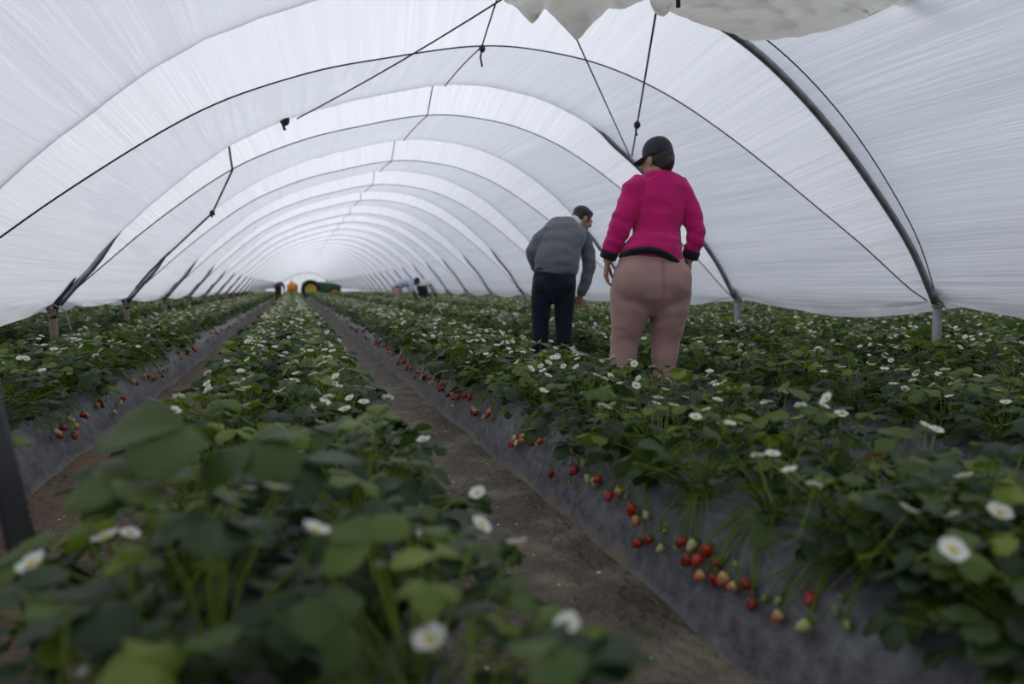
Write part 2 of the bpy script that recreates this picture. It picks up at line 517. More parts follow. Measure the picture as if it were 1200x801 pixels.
for k in range(1, K1 + 1):
    offs = [hoop_off(i, k) for i in range(NA + 1)]
    for _ in range(2):
        offs = [offs[0]] + [(offs[i - 1] + offs[i] + offs[i + 1]) / 3 for i in range(1, NA)] + [offs[-1]]
    pts = [Vector((ARC[i].x + NRM[i].x * offs[i], yk(k) + (-.012 if offs[i] < 0 else min(.11, offs[i] * 1.1)), ARC[i].y + NRM[i].y * offs[i])) for i in range(NA + 1)]
    mb = MB(); mb.path(pts, .026, 8)
    o = mb.build('tunnel_hoop', M_steel)
    lab = {1: 'grey steel hoop whose bare pipe curves down beside the woman to the nearest metal post',
           2: 'grey steel hoop passing behind the cap of the woman in pink'}.get(k, '%s steel tunnel hoop counted from the front of the photo' % ORD[k - 1] if k < 21 else 'steel tunnel hoop beyond the tractor, near the closed far end')
    tag(o, lab, 'hoop', 'steel hoops of the tunnel')
# cords over the film, one to each hoop
for k in range(0, K1):
    pts = [film_pt(i, k, t_rope(i, k), -.008) for i in range(NA + 1)]
    mb = MB(); mb.path(pts, .0055, 6)
    o = mb.build('tie_cord', M_rope)
    lab = {0: 'thin dark cord crossing the top right corner of the film',
           1: 'nearest full arch of dark cord, from the left edge over to the first metal post'}.get(k, 'dark cord arching over the film just past the %s hoop' % ORD[k - 1] if k < 21 else 'dark cord arching over the film beyond the tractor')
    tag(o, lab, 'cord', 'cords tied over the tunnel film')
# posts
def post(side, k):
    rr = random.Random(k * 7 + side)
    x = 5.02 if side > 0 else -1.95; y = yk(k) + (rr.uniform(-.05, .05) if side < 0 else 0)
    top = .80 if side > 0 else .74
    n = k
    t = empty('support_post', (x, y, 0))
    if side > 0:
        lab = {1: 'grey metal post nearest on the right, under the bare curved pipe', 2: 'grey metal post just right of the woman in pink'}.get(k, '%s grey metal post along the right side of the tunnel' % ORD[k - 1])
        tag(t, lab, 'post', 'metal posts along the right side')
        mb = MB(); mb.path([(0, 0, 0), (.004, 0, .4), (0, 0, top)], .033, 14); mb.build('shaft', M_post, t)
        mb = MB()
        for q in range(5):
            z = top - .015 - q * .014
            mb.path([(.038 * math.cos(a) , .038 * math.sin(a), z + .006 * math.sin(a * 2 + q)) for a in np.linspace(0, 2 * PI, 13)], .008, 5)
        mb.path([(.03, -.02, top - .03), (.10, -.03, top + .02), (.13, -.02, top - .02)], .007, 5)
        mb.path([(.03, -.03, top - .06), (.06, -.05, top - .12), (.05, -.05, top - .2)], .006, 5)
        mb.build('twine_binding', M_twine, t)
        mb = MB(); mb.path([(0, 0, top - .1), (-.02, .0, top + .02), (-.04, -.012, top + .12)], .03, 10); mb.path([(0, .01, top - .05), (.06, .0, top + .1), (.16, 0, top + .30)], .022, 8)
        mb.build('fork_arm', M_steel, t)
    else:
        lab = {2: 'wooden post nearest on the left, holding the film beside the pale bulging edge', 3: 'wooden post with a black forked top, second along the left side', 4: 'wooden post with a V of pipes and an upright stake, third along the left'}.get(k, '%s wooden post along the left side of the tunnel' % ORD[k - 2])
        tag(t, lab, 'post', 'wooden posts along the left side')
        mb = MB(); mb.path([(rr.uniform(-.02, .02), 0, 0), (0, .01, .4), (0, 0, top + .02)], [.033, .031, .030], 9); mb.build('shaft', M_wood, t)
        mb = MB(); mb.path([(0, 0, top - .12), (.03, 0, top + .02), (.17, -.012, top + .24)], .027, 9); mb.build('fork_arm', M_iron if k < 4 else M_steel, t)
        mb = MB(); mb.path([(0, 0, top - .10), (-.04, 0, top + .01), (-.20, .02, top + .16 + (.1 if k > 3 else 0))], .024, 9); mb.build('fork_arm', M_iron if k < 4 else M_steel, t)
        mb = MB()
        for q in range(4):
            z = top - .04 - q * .018
            mb.path([(.036 * math.cos(a), .036 * math.sin(a), z + .006 * math.sin(a * 2 + q)) for a in np.linspace(0, 2 * PI, 13)], .005, 5)
        if k == 2:
            mb.path([(.02, -.03, top), (.10, -.03, top - .05), (.13, -.02, top - .2), (.19, -.02, top - .45)], .007, 5)
        mb.build('twine_binding', M_twine, t)
        if k == 4:
            mb = MB(); mb.path([(.02, -.05, top - .05), (-.02, -.05, top + .2), (-.04, -.05, top + .52)], .036, 9); mb.build('stake', M_wood, t)
for k in range(1, 21):
    post(1, k)
    if k >= 2: post(-1, k)

# bracing cords inside the tunnel
def arc_at(i_frac): return int(round(i_frac * NA))
def near_arc(x):   # arch index for an x on the roof
    return min(range(8, NA - 8), key=lambda i: abs(ARC[i].x - x))
def onfilm(x, k, t, d=-.012): return film_pt(near_arc(x), k, t, d)
def cordt(name, label, mats=M_rope):
    o = empty(name, (0, 0, 0)); return tag(o, label, 'cord')
def strand(t, pts, r=.008, name='strand'):
    mb = MB(); mb.path(pts, r, 6); return mb.build(name, M_rope, t)
def knot(t, p, s=.04, tail=.08):
    mb = MB()
    for q in range(3):
        a = q * 1.1
        mb.path([Vector(p) + Vector((s * .5 * math.cos(u) * math.cos(a), s * .5 * math.cos(u) * math.sin(a), s * .6 * math.sin(u))) for u in np.linspace(0, 2 * PI, 11)], s * .28, 6)
    mb.path([Vector(p), Vector(p) + Vector((-.015, 0, -tail * .5)), Vector(p) + Vector((.0, 0, -tail))], s * .22, 6)
    mb.build('knot', M_rope, t)
for k in range(0, 20):
    t = cordt('ridge_cord', 'dark cord along the ridge between the %s and %s hoop' % (ORD[max(k - 1, 0)], ORD[k]) if k > 0 else 'dark cord on the ridge in front of the first hoop')
    t['group'] = 'ridge cords under the film'
    x = 1.46
    tr = t_rope(near_arc(x), k)
    pts = [onfilm(x, k, .02 + .1 * tr)] + [onfilm(x, k, q) for q in np.linspace(.25 * tr, tr, 5)] + [onfilm(x, k, q) for q in np.linspace(tr, .995, 6)][1:]
    strand(t, pts, .006)
    if k == 1: knot(t, onfilm(x, 1, tr) + Vector((0, -.01, -.02)), .035, .14)
# long diagonal from second hoop on the left to the first hoop overhead
t = cordt('brace_cord', 'long dark cord slanting from the second hoop up to the loose film')
pa = Vector((.08, yk(2) - .05, 2.44)); pb = Vector((1.62, 4.0, 2.90))
strand(t, [pa.lerp(pb, q) + Vector((0, 0, -.03 * math.sin(PI * q))) for q in np.linspace(0, 1, 9)], .0065)
t = cordt('cord_end', 'small dark knotted cord end hanging under the second hoop')
knot(t, (-.03, yk(2) - .04, 2.42), .06, .09)
t = cordt('brace_cord', 'dark cord running from the loose film to the pipe beside the cap, without a knot')
pa = Vector((1.55, 4.0, 2.86)); pb = Vector((3.53, yk(2) - .06, 2.30))
strand(t, [pa.lerp(pb, q) for q in np.linspace(0, 1, 5)], .006)
t = cordt('brace_cord', 'dark hanging cord with a knot, above the cap of the woman')
pa = Vector((2.36, 4.0, 2.83)); pb = Vector((3.55, yk(2) - .06, 2.31))
strand(t, [pa.lerp(pb, q) for q in np.linspace(0, 1, 5)], .008); knot(t, pa.lerp(pb, .72), .045, .10)
t = cordt('brace_cord', 'dark knotted cord slanting down to the black forked wooden post')
iA = near_arc(-.43)
tr = t_rope(iA, 2)
iB = near_arc(-.60); iM = near_arc(-.50)
strand(t, [film_pt(iA, 2, .12, -.015), film_pt(iM, 2, .5 * tr, -.015), film_pt(iB, 2, t_rope(iB, 2), -.015)] + [Vector((-.84, 8.2, 1.72)), Vector((-1.62, yk(3) - .25, 1.08)), Vector((-1.82, yk(3) - .05, .88))], .010)
knot(t, (-.84, 8.2, 1.72), .04, .05)
# thin cable lying beside the bare pipe of the first hoop
mb = MB(); mb.path([film_pt(i, 0, .94 + .055 * ((i - 64) / 20) ** 2, -.012) for i in range(46, NA)], .005, 6)
tag(mb.build('film_cable', M_rope), 'thin cable running alongside the bare curved pipe on the right', 'cable')

# gathered loose film slung below the roof near the camera
def bundle():
    prof = [(.96, 2.19), (1.02, 2.17), (1.09, 2.11), (1.15, 2.20), (1.22, 2.13), (1.31, 2.045), (1.36, 2.12), (1.45, 2.20), (1.58, 2.24), (1.68, 2.30), (1.72, 2.245), (1.77, 2.21), (1.80, 2.27), (1.86, 2.255), (1.95, 2.235), (2.08, 2.21), (2.27, 2.175), (2.45, 2.185), (2.71, 2.25), (3.0, 2.35), (3.30, 2.50), (3.42, 2.56)]
    xs = [p[0] for p in prof]; zs = [p[1] for p in prof]
    nx, nh = 150, 40
    vs = []; uvs = []; fs = []
    for a in range(nx + 1):
        x = xs[0] + (xs[-1] - xs[0]) * a / nx
        zb = float(np.interp(x, xs, zs))
        i = near_arc(x); zt = ARC[i].y - .12
        zt = max(zt, zb + .05)
        h = zt - zb
        wid = .13 * min(1, h / .35) * (1 - .6 * math.exp(-((x - 1.69) / .05) ** 2)) + .02
        for b in range(nh):
            u = PI * 1.0 + PI * 1.4 * b / (nh - 1)
            zz = zb + h * (.5 - .5 * math.cos(u))
            yy = math.sin(u) * wid * (.55 + .45 * abs(math.cos(u / 2)))
            f = mnoise.noise(Vector((x * 7, zz * 5, math.sin(u) * 2))) * .035 + mnoise.noise(Vector((x * 3 + zz * 9, zz * 16 - x * 4, 3))) * .02
            f += .035 * (1 - 2.6 * abs(mnoise.noise(Vector((x * 1.7 + zz * 2, zz * 11 + x * 2.2, 7))))); f += .012 * (1 - 2.6 * abs(mnoise.noise(Vector((x * 6, zz * 24 - x * 5, 2)))))
            w = abs(math.sin(u / 2))
            vs.append((x + f * .3, 2.93 + yy + f, zz + (f * .5 * w))); uvs.append((zz * 2, x * 2))
    for a in range(nx):
        for b in range(nh - 1):
            c = b + 1
            fs.append((a * nh + b, a * nh + c, (a + 1) * nh + c, (a + 1) * nh + b))
    me = bpy.data.meshes.new('loose_film'); me.from_pydata(vs, [], fs); me.materials.append(M_loose)
    ul = me.uv_layers.new(name='UVMap'); li = np.empty(len(me.loops), np.int32); me.loops.foreach_get('vertex_index', li)
    ul.data.foreach_set('uv', np.array(uvs, np.float32)[li].ravel())
    me.polygons.foreach_set('use_smooth', [True] * len(fs)); me.update()
    o = link(bpy.data.objects.new('loose_film', me))
    tag(o, 'gathered cream coloured loose film hanging at the top of the picture', 'plastic film')
    mb = MB()
    mb.path([(1.74, 2.76, 2.75), (1.745, 2.78, 2.5), (1.75, 2.80, 2.33), (1.755, 2.80, 2.20)], .011, 6)
    mb.build('tie_string', M_rope, o)
bundle()

# ------------------------------------------------------------------ ground and beds
BED = lambda b: -.05 + 1.4 * b
def bed_z(dx):
    """profile of a bed over its centre line"""
    a = abs(dx)
    P = [(0, .295), (.18, .285), (.26, .25), (.31, .18), (.345, .09), (.375, -.01)]
    return float(np.interp(a, [p[0] for p in P], [p[1] for p in P])) if a < .375 else -.01
def build_floor():
    xs = list(np.arange(-60, -3, 3.)) + list(np.arange(-3, 3.2, .08)) + list(np.arange(4, 64, 3.))
    ys = list(np.arange(-12, 0, 1.)) + list(np.arange(0, 14, .08)) + list(np.arange(14, 60, 1.)) + [70, 90, 120, 160]
    vs = [(x, y, (mnoise.noise(Vector((x * 5, y * 3, 0))) * .014 + mnoise.noise(Vector((x * 16, y * 12, 5))) * .007) if abs(x) < 3.2 and 0 <= y < 14 else -.01) for y in ys for x in xs]
    W = len(xs)
    fs = [(r * W + c, r * W + c + 1, (r + 1) * W + c + 1, (r + 1) * W + c) for r in range(len(ys) - 1) for c in range(W - 1)]
    mb = MB(); mb.add(vs, fs); o = mb.build('floor', M_soil); o['kind'] = 'structure'
build_floor()
bedname = {0: 'long planting bed under the middle row, starting below the camera',
           1: 'long planting bed whose grey plastic side faces the wet furrow, right of the middle row',
           -1: 'long planting bed with dark plastic side, left of the dry brown furrow',
           2: 'planting bed just beyond the two standing people', 3: 'planting bed second beyond the standing people', 4: 'planting bed along the right hand metal posts',
           -2: 'planting bed just outside the wooden posts', -3: 'second planting bed outside the wooden posts'}
for b in range(-6, 10):
    cx = BED(b)
    dxs = [-.40, -.375, -.36, -.345, -.33, -.31, -.285, -.26, -.22, -.18, -.09, 0, .09, .18, .22, .26, .285, .31, .33, .345, .36, .375, .40]
    near = b in (-1, 0, 1)
    ys = list(np.arange(.1 if b else -.6, 12, .05 if near else .5)) + list(np.arange(12, 49.5, .25 if near else 1)) + [49.5]
    vs = []
    for y in ys:
        for d in dxs:
            z = bed_z(d) if abs(d) < .39 else -.03
            if near:
                w = mnoise.noise(Vector((y * 2.2, d * 4 + b * 7, 0))) * .022 + mnoise.noise(Vector((y * 9, d * 12, b))) * .008
                w += .010 * abs(mnoise.noise(Vector((y * 5 + d * 10, b * 3, 2))))
                sgn = 1 if d > 0 else -1
                e = min(1, abs(d) / .25)
                vs.append((cx + d + sgn * w * e * .9, y, z + w * .5 if abs(d) < .37 else z))
            else:
                vs.append((cx + d, y, z))
    W = len(dxs)
    fs = [(r * W + c, r * W + c + 1, (r + 1) * W + c + 1, (r + 1) * W + c) for r in range(len(ys) - 1) for c in range(W - 1)]
    mb = MB(); mb.add(vs, fs); o = mb.build('planting_bed', M_mulch)
    tag(o, bedname.get(b, ('%s planting bed counted outward past the metal posts' % ORD[b - 5]) if b > 4 else '%s planting bed counted outward past the wooden posts' % ORD[-b - 2]), 'planting bed', 'beds covered in plastic')

# ------------------------------------------------------------------ strawberry plant pieces
def frame(d, up=(0, 0, 1), roll=0):
    y = Vector(d).normalized(); u = Vector(up)
    x = y.cross(u); x = x.normalized() if x.length > 1e-4 else Vector((1, 0, 0))
    z = x.cross(y)
    M = Matrix((x, y, z)).transposed()
    return (M.to_4x4() @ Matrix.Rotation(roll, 4, 'Y'))
def leaflet(L, W, fold, curl, n=9, teeth=True, rr=rnd):
    """obovate toothed leaflet along +Y, base at origin"""
    vs = []; fs = []
    for i in range(n + 1):
        t = i / n
        w = W / 2 * max(.02, math.sin(PI * min(1, t * .95 + .03) ** 1.35)) ** .62
        if i == 0: w = W * .04
        if i == n: w = W * .16
        tt = (1.05 if i % 2 else .96) if teeth and 1 < i < n else 1
        y = L * t
        zc = -curl * L * t * t
        for s in (-1, -.5, 0, .5, 1):
            a = abs(s); ww = w * (tt if a == 1 else 1)
            z = zc + fold * ww * a - .10 * W * a * a * (.4 + t) + (.05 * W * (1 if i % 2 else -1) * a * (1 - a) if teeth else 0)
            vs.append((s * ww, y - (.03 * L * a if 0 < i < n else 0) + (.05 * L * a * (1 if t < .4 else 0)), z))
    for i in range(n):
        for c in range(4):
            fs.append((i * 5 + c, i * 5 + c + 1, (i + 1) * 5 + c + 1, (i + 1) * 5 + c))
    return vs, fs
def add_leaf(mb, tip, face, up, size, rr, tint, low=False):
    """three leaflets meeting at tip; face = horizontal direction the leaf points to"""
    F = frame(face, up)
    for ang in (0, 78, -78):
        sz = size * (1 if ang == 0 else .92) * rr.uniform(.93, 1.07)
        if low:
            L_, W_ = sz, sz * .86
            vs = [(-.02 * W_, 0, 0), (0, 0, 0), (.02 * W_, 0, 0), (-.46 * W_, .45 * L_, .08 * L_), (0, .5 * L_, 0), (.46 * W_, .45 * L_, .08 * L_), (-.30 * W_, .9 * L_, -.03 * L_), (0, L_, -.1 * L_), (.30 * W_, .9 * L_, -.03 * L_)]
            fs = [(0, 1, 4, 3), (1, 2, 5, 4), (3, 4, 7, 6), (4, 5, 8, 7)]
        else:
            vs, fs = leaflet(sz, sz * rr.uniform(.80, .92), rr.uniform(.15, .45), rr.uniform(.05, .35), rr=rr)
        T = Matrix.Translation(tip) @ F @ Matrix.Rotation(R(ang + rr.uniform(-9, 9)), 4, 'Z') @ Matrix.Rotation(rr.uniform(-.35, .15), 4, 'X') @ Matrix.Rotation(rr.uniform(-.25, .25), 4, 'Y')
        mb.add([T @ Vector(p) for p in vs], fs, 0, tint + rr.uniform(-.05, .05))
def plant_mb(seed, nl=17, low=False, hgt=1.0):
    rr = random.Random(seed); mb = MB()
    for q in range(nl):
        fr = (q + .5) / nl
        az = q * 2.39996 + rr.uniform(-.4, .4)
        inc = .10 + 1.38 * fr ** .85 + rr.uniform(-.12, .12)
        ln = rr.uniform(.13, .215) * (1.12 - .15 * fr) * hgt
        d = Vector((math.cos(az), math.sin(az), 0))
        tip = d * (ln * math.sin(inc) * 1.05 + .015) + Vector((0, 0, ln * math.cos(inc) * .98 + .03))
        tip.z = max(tip.z, .025)
        up = (d * (.25 + .55 * fr) + Vector((rr.uniform(-.3, .3), rr.uniform(-.3, .3), 1))).normalized()
        size = (rr.uniform(.050, .078) if rr.random() < .68 else rr.uniform(.030, .048)) * (1.12 if low else 1)
        tint = rr.choice([.2, .3, .35, .4, .45, .5, .65]) if fr > .2 else rr.uniform(.55, .95)
        if rr.random() < .06: tint = .85
        yaw = Matrix.Rotation(rr.uniform(-.5, .5), 3, 'Z') @ d
        add_leaf(mb, tip, yaw + Vector((0, 0, rr.uniform(-.1, .3))), up, size * (.75 if fr < .12 else 1), rr, tint, low)
        if not low:
            mid = tip * .55 + Vector((0, 0, .022))
            mb.path([(d * .008), mid * .5 + Vector((0, 0, .012)), mid, tip], [.0026, .0024, .002, .0016], 5, 1, False, rr.uniform(.2, .8))
    if low:
        for q in range(11):
            az = rr.uniform(0, 2 * PI); d = Vector((math.cos(az), math.sin(az), 0)); r_ = rr.uniform(.08, .24)
            mb.path([d * .02 + Vector((0, 0, .05)), d * r_ + Vector((0, 0, rr.uniform(.10, .27)))], [.0035, .003], 3, 1, False, rr.uniform(.5, 1))
    if not low:
        for q in range(18):   # bare flower stalks and runners among the leaves
            az = rr.uniform(0, 2 * PI); d = Vector((math.cos(az), math.sin(az), 0)); r_ = rr.uniform(.08, .2)
            mb.path([(0, 0, 0), d * r_ * .4 + Vector((0, 0, .1)), d * r_ + Vector((0, 0, rr.uniform(.05, .19)))], [.0022, .002, .0015], 4, 1, False, rr.uniform(.4, 1))
    return mb
NV = 10
FOLIAGE = [plant_mb(100 + i, rnd.choice([25, 27, 29, 31])).mesh('foliage', [M_leaf, M_stem], tint=True) for i in range(NV)]

def flower_mb(seed, centre=True, stalk=.13):
    rr = random.Random(seed); mb = MB()
    cup = rr.uniform(.1, .35)
    for q in range(5):
        a = q * 2 * PI / 5 + rr.uniform(-.08, .08)
        vs = []; n = 4
        for i in range(n + 1):
            t = i / n
            w = .0098 * [.28, .85, 1.08, .95, .42][i]
            rad = .0035 + .0155 * t
            for s in (-1, 0, 1):
                vs.append((rad, s * w, cup * .016 * t * t + .002 + (.0016 * abs(s)) + .001 * (q % 2)))
        fs = [(i * 3 + c, i * 3 + c + 1, (i + 1) * 3 + c + 1, (i + 1) * 3 + c) for i in range(n) for c in (0, 1)]
        T = Matrix.Rotation(a, 4, 'Z')
        mb.add([T @ Vector(p) for p in vs], fs, 0)
        b = a + PI / 5   # sepal
        T = Matrix.Rotation(b, 4, 'Z')
        mb.add([T @ Vector(p) for p in [(.003, -.003, -.001), (.003, .003, -.001), (.011, .0035, -.001), (.0165, 0, .001), (.011, -.0035, -.001)]], [(0, 4, 3, 2, 1)], 1, .6)
    bx, by = rr.uniform(-.05, .05), rr.uniform(-.05, .05)
    mb.path([(0, 0, 0), (bx * .3, by * .3, -stalk * .4), (bx, by, -stalk)], .0014, 4, 1, False, .7)
    if centre: mb.lathe([(.001, .0065), (.004, .006), (.006, .0035), (.0062, .001)], 8, 2)
    return mb
FLOWER_HI = [flower_mb(i, False).mesh('flower', [M_petal, M_stem, M_yel], tint=True) for i in range(5)]
FLOWER_MID = [flower_mb(20 + i, True).mesh('flower', [M_petal, M_stem, M_yel], tint=True) for i in range(5)]
mb = MB(); mb.lathe([(.0005, .0072), (.003, .0068), (.0055, .005), (.0064, .003), (.0062, .001)], 12, 0); CENTRE = mb.mesh('flower_center', [M_yel])

def berry_mb(L, W, n=12):
    mb = MB()
    prof = [(.06, 0), (.30, .04), (.55, .16), (.78, .34), (.95, .58), (1, .74), (.90, .88), (.62, .97), (.25, 1.0)]
    mb.lathe([(W / 2 * r, L * (z - 1)) for r, z in prof], n, 0)
    return mb
BERRY = {}
for nm, m_, L_, W_ in (('ripe', M_ripe, .036, .030), ('dark', M_dark, .033, .030), ('half', M_half, .034, .028), ('pale', M_pale, .033, .025), ('green', M_green, .019, .015)):
    BERRY[nm] = berry_mb(L_, W_).mesh('strawberry', [m_])
mb = MB()
for q in range(9):
    T = Matrix.Rotation(q * 2 * PI / 9 + .1 * (q % 2), 4, 'Z')
    mb.add([T @ Vector(p) for p in [(0, 0, .0035), (.006, -.0035, .003), (.006, .0035, .003), (.0165, 0, -.002 + .002 * (q % 3))]], [(0, 1, 3, 2)], 0, .5)
mb.path([(0, 0, .002), (.002, 0, .012), (.006, .002, .022)], .0013, 5, 0, True, .6)
CALYX = mb.mesh('calyx', [M_stem], tint=True)

# ------------------------------------------------------------------ where the plants stand
P = []
WOMAN = Vector((1.87, 3.20, 0)); MAN = Vector((2.16, 5.32, 0))
for b in range(-6, 10):
    for ln in (-1, 1):
        y = .42 + rnd.uniform(0, .25) if b else .50 + rnd.uniform(0, .1)
        while y < 48.8:
            x = BED(b) + ln * .185 + rnd.uniform(-.035, .035)
            P.append((x, y, b, ln))
            y += rnd.uniform(.21, .29) if abs(b) < 3 or b == 2 else rnd.uniform(.24, .32)
P += [(1.10, .50, 1, -1), (1.15, .66, 1, -1), (1.26, .58, 1, -1), (1.20, .84, 1, -1), (1.33, .80, 1, 1), (1.24, 1.06, 1, -1), (1.45, .62, 1, 1), (-.30, .52, 0, -1), (.05, .46, 0, 1), (.22, .62, 0, 1)]
def score(p):
    q = project((p[0], p[1], .40))
    if q is None: return None
    u, v, D = q
    r = 200 / D
    if u < -r or u > 1200 + r or v > 801 + r * 1.2: return None
    return D
cand = sorted([(d, i) for i, d in ((i, score(p)) for i, p in enumerate(P)) if d is not None])
NIND = 298
ind = {i: d for d, i in cand[:NIND]}

def zone_label(x, y, b, ln, D):
    side = 'left' if ln < 0 else 'right'
    if b == 0:
        z = ('out of focus in front' if y < 1.3 else 'just past the blurred leaves' if y < 2.2 else 'short of the pink woman' if y < 3.0 else
             'abreast of the pink woman' if y < 4.3 else 'abreast of the grey man' if y < 5.8 else 'farther than both people')
        return 'flowering strawberry plant in the %s line of the middle row, %s' % (side, z), 'middle row, %s line, %s' % (side, z)
    if b == 1:
        z = ('bottom right corner' if y < 1.0 else 'beside the nearest berries' if y < 1.9 else 'before the pink woman' if y < 3.2 else 'between woman and man' if y < 5.0 else 'farther than the man')
        s = 'on the grey plastic shoulder above the wet furrow' if ln < 0 else 'at the back of the bed beside the wet furrow'
        return 'strawberry plant %s, %s' % (s, z), 'right bed, %s, %s' % ('shoulder line' if ln < 0 else 'back line', z)
    if b == -1:
        z = 'nearest the camera' if y < 2.6 else 'level with the bulging film' if y < 4.5 else 'level with the wooden posts'
        s = 'on the berry shoulder of the left bed' if ln > 0 else 'at the back of the left bed'
        return 'strawberry plant %s, %s' % (s, z), '%s, %s' % (s, z)
    if b >= 2:
        z = 'right of the woman' if y < 3.6 else 'left of the metal posts' if y < 6 else 'behind the man in grey'
        w = {2: 'first bed beyond the people', 3: 'second bed beyond the people', 4: 'bed along the metal posts'}.get(b, 'beds outside the metal posts')
        return 'strawberry plant on the %s, %s' % (w, z), 'plants on the %s, %s' % (w, z)
    return 'dark strawberry plant growing outside the wooden posts', 'plants outside the wooden posts'

NEAR_FLOWERS = [(0.317, 0.732, 0.44), (0.146, 0.749, 0.44), (0.351, 0.653, 0.44), (0.114, 1.101, 0.44), (0.206, 1.082, 0.44), (0.177, 1.349, 0.44), (-0.288, 0.966, 0.44), (-0.311, 1.242, 0.44), (-0.278, 1.251, 0.44), (0.307, 1.101, 0.44), (-0.102, 1.459, 0.44), (-0.389, 1.159, 0.44), (0.125, 0.994, 0.44), (0.071, 2.16, 0.43), (0.341, 1.814, 0.43), (0.351, 1.28, 0.44), (0.34, 1.0, 0.44),
    (1.001, 1.122, 0.47), (0.973, 1.023, 0.47), (1.064, 1.251, 0.47), (1.017, 1.244, 0.47), (1.618, 2.193, 0.47), (1.674, 1.324, 0.47), (1.311, 0.969, 0.47), (0.93, 0.70, 0.47), (1.389, 1.918, 0.47), (1.344, 2.177, 0.47), (1.033, 1.877, 0.47), (1.179, 1.566, 0.47), (1.05, 0.877, 0.46), (1.10, 0.832, 0.46), (1.604, 1.588, 0.47), (1.433, 1.579, 0.47), (1.694, 1.372, 0.47), (1.16, 0.794, 0.47)]
NEAR_BERRIES = [(2.471, 0.128, 'dark'), (2.304, 0.139, 'green'), (2.281, 0.193, 'ripe'), (2.187, 0.192, 'pale'), (2.132, 0.195, 'pale'), (2.092, 0.205, 'ripe'), (2.38, 0.244, 'half'), (2.272, 0.227, 'pale'), (1.991, 0.181, 'ripe'), (1.953, 0.209, 'half'), (1.83, 0.19, 'ripe'), (1.79, 0.165, 'half'), (1.755, 0.192, 'pale'), (1.901, 0.201, 'green'),
    (1.721, 0.115, 'ripe'), (1.678, 0.142, 'dark'), (1.615, 0.140, 'pale'), (1.664, 0.175, 'green'), (1.569, 0.157, 'green'), (1.534, 0.188, 'dark'), (1.50, 0.196, 'pale'), (1.442, 0.205, 'ripe'), (1.452, 0.173, 'ripe'), (1.49, 0.160, 'dark'), (1.42, 0.142, 'half'), (1.383, 0.188, 'dark'), (1.378, 0.156, 'dark'), (1.336, 0.172, 'half'), (1.296, 0.163, 'half'), (1.256, 0.186, 'dark'), (1.232, 0.155, 'dark'), (1.202, 0.175, 'green'), (1.167, 0.19, 'green'), (1.143, 0.168, 'half'), (1.064, 0.181, 'pale'), (1.093, 0.226, 'ripe'), (0.998, 0.216, 'green')]

FRACT = {0: 5.0, 1: 4.0, -1: 3.6, 2: 3.4, 3: 3.2, 4: 2.8}
def side_pos(b, sgn, y, z):
    """point on the plastic side of a bed at height z, and the outward direction"""
    a = float(np.interp(z, [-.01, .09, .18, .25, .285], [.375, .345, .31, .26, .18]))
    return Vector((BED(b) + sgn * (a + .012), y, z)), Vector((sgn, 0, .35)).normalized()
def add_fruit(root, base, b, sgn, near, n, zlo=.09, zhi=.20, given=None):
    stalks = MB()
    yc = base.y + rnd.uniform(-.06, .06)
    zc = rnd.uniform(zlo + .02, zhi - .02)
    for q in range(len(given) if given else n):
        z = min(zhi + .01, max(zlo - .02, zc + rnd.gauss(0, .022))); y = yc + rnd.gauss(0, .04)
        kd = rnd.choices(['ripe', 'dark', 'half', 'pale', 'green'], [3.4, 2.4, 1.8, 1.8, 1.6])[0]
        if given: y, z, kd = given[q]
        p, out = side_pos(b, sgn, y, z)
        o = bpy.data.objects.new('strawberry', BERRY[kd]); link(o, root)
        lw = {'ripe': .015, 'dark': .015, 'half': .013, 'pale': .012, 'green': .007}[kd]
        d = Vector((sgn * rnd.uniform(.1, .9), rnd.uniform(-.7, .7), rnd.uniform(-1, -.45))).normalized()
        o.rotation_euler = (-d).to_track_quat('Z', 'Y').to_euler()
        s_ = rnd.uniform(.85, 1.2)
        o.scale = (s_, s_, s_)
        pos = p + out * lw
        o.location = pos - base
        o['label'] = {'ripe': 'ripe red berry', 'dark': 'dark red berry', 'half': 'orange half ripe berry', 'pale': 'pale unripe berry', 'green': 'small green berry'}[kd]
        if near:
            c = bpy.data.objects.new('calyx', CALYX); link(c, o)
            if kd == 'green': c.scale = (.6, .6, .6)
        st = Vector((0, 0, .02)); en = pos - base - d * .002
        m1 = st.lerp(en, .4) + Vector((sgn * .02, 0, .05)); m2 = st.lerp(en, .8) + Vector((sgn * .012, 0, .03))
        stalks.path([st, m1, m2, en], [.0030, .0026, .0022, .0017], 5, 0, False, rnd.uniform(.4, .9))
    for q in range(6):   # bare stalks lying over the shoulder
        e_, o_ = side_pos(b, sgn, yc + rnd.uniform(-.12, .12), rnd.uniform(.17, .25)); e_ = e_ - base + o_ * .01
        stalks.path([Vector((0, 0, .02)), e_ * .45 + Vector((0, 0, .05)), e_], [.0028, .0024, .0016], 5, 0, False, rnd.uniform(.5, 1))
    for q in range(rnd.choice([1, 2, 3])):   # tiny green fruit
        p, out = side_pos(b, sgn, yc + rnd.uniform(-.09, .09), rnd.uniform(.17, .25))
        o = link(bpy.data.objects.new('strawberry', BERRY['green']), root); o.location = p + out * .008 - base; o['label'] = 'small green berry'
        o.rotation_euler = (rnd.uniform(-1, 1), rnd.uniform(-1, 1), 0)
    stalks.build('fruit_stalk', M_stem, root, tint=True)

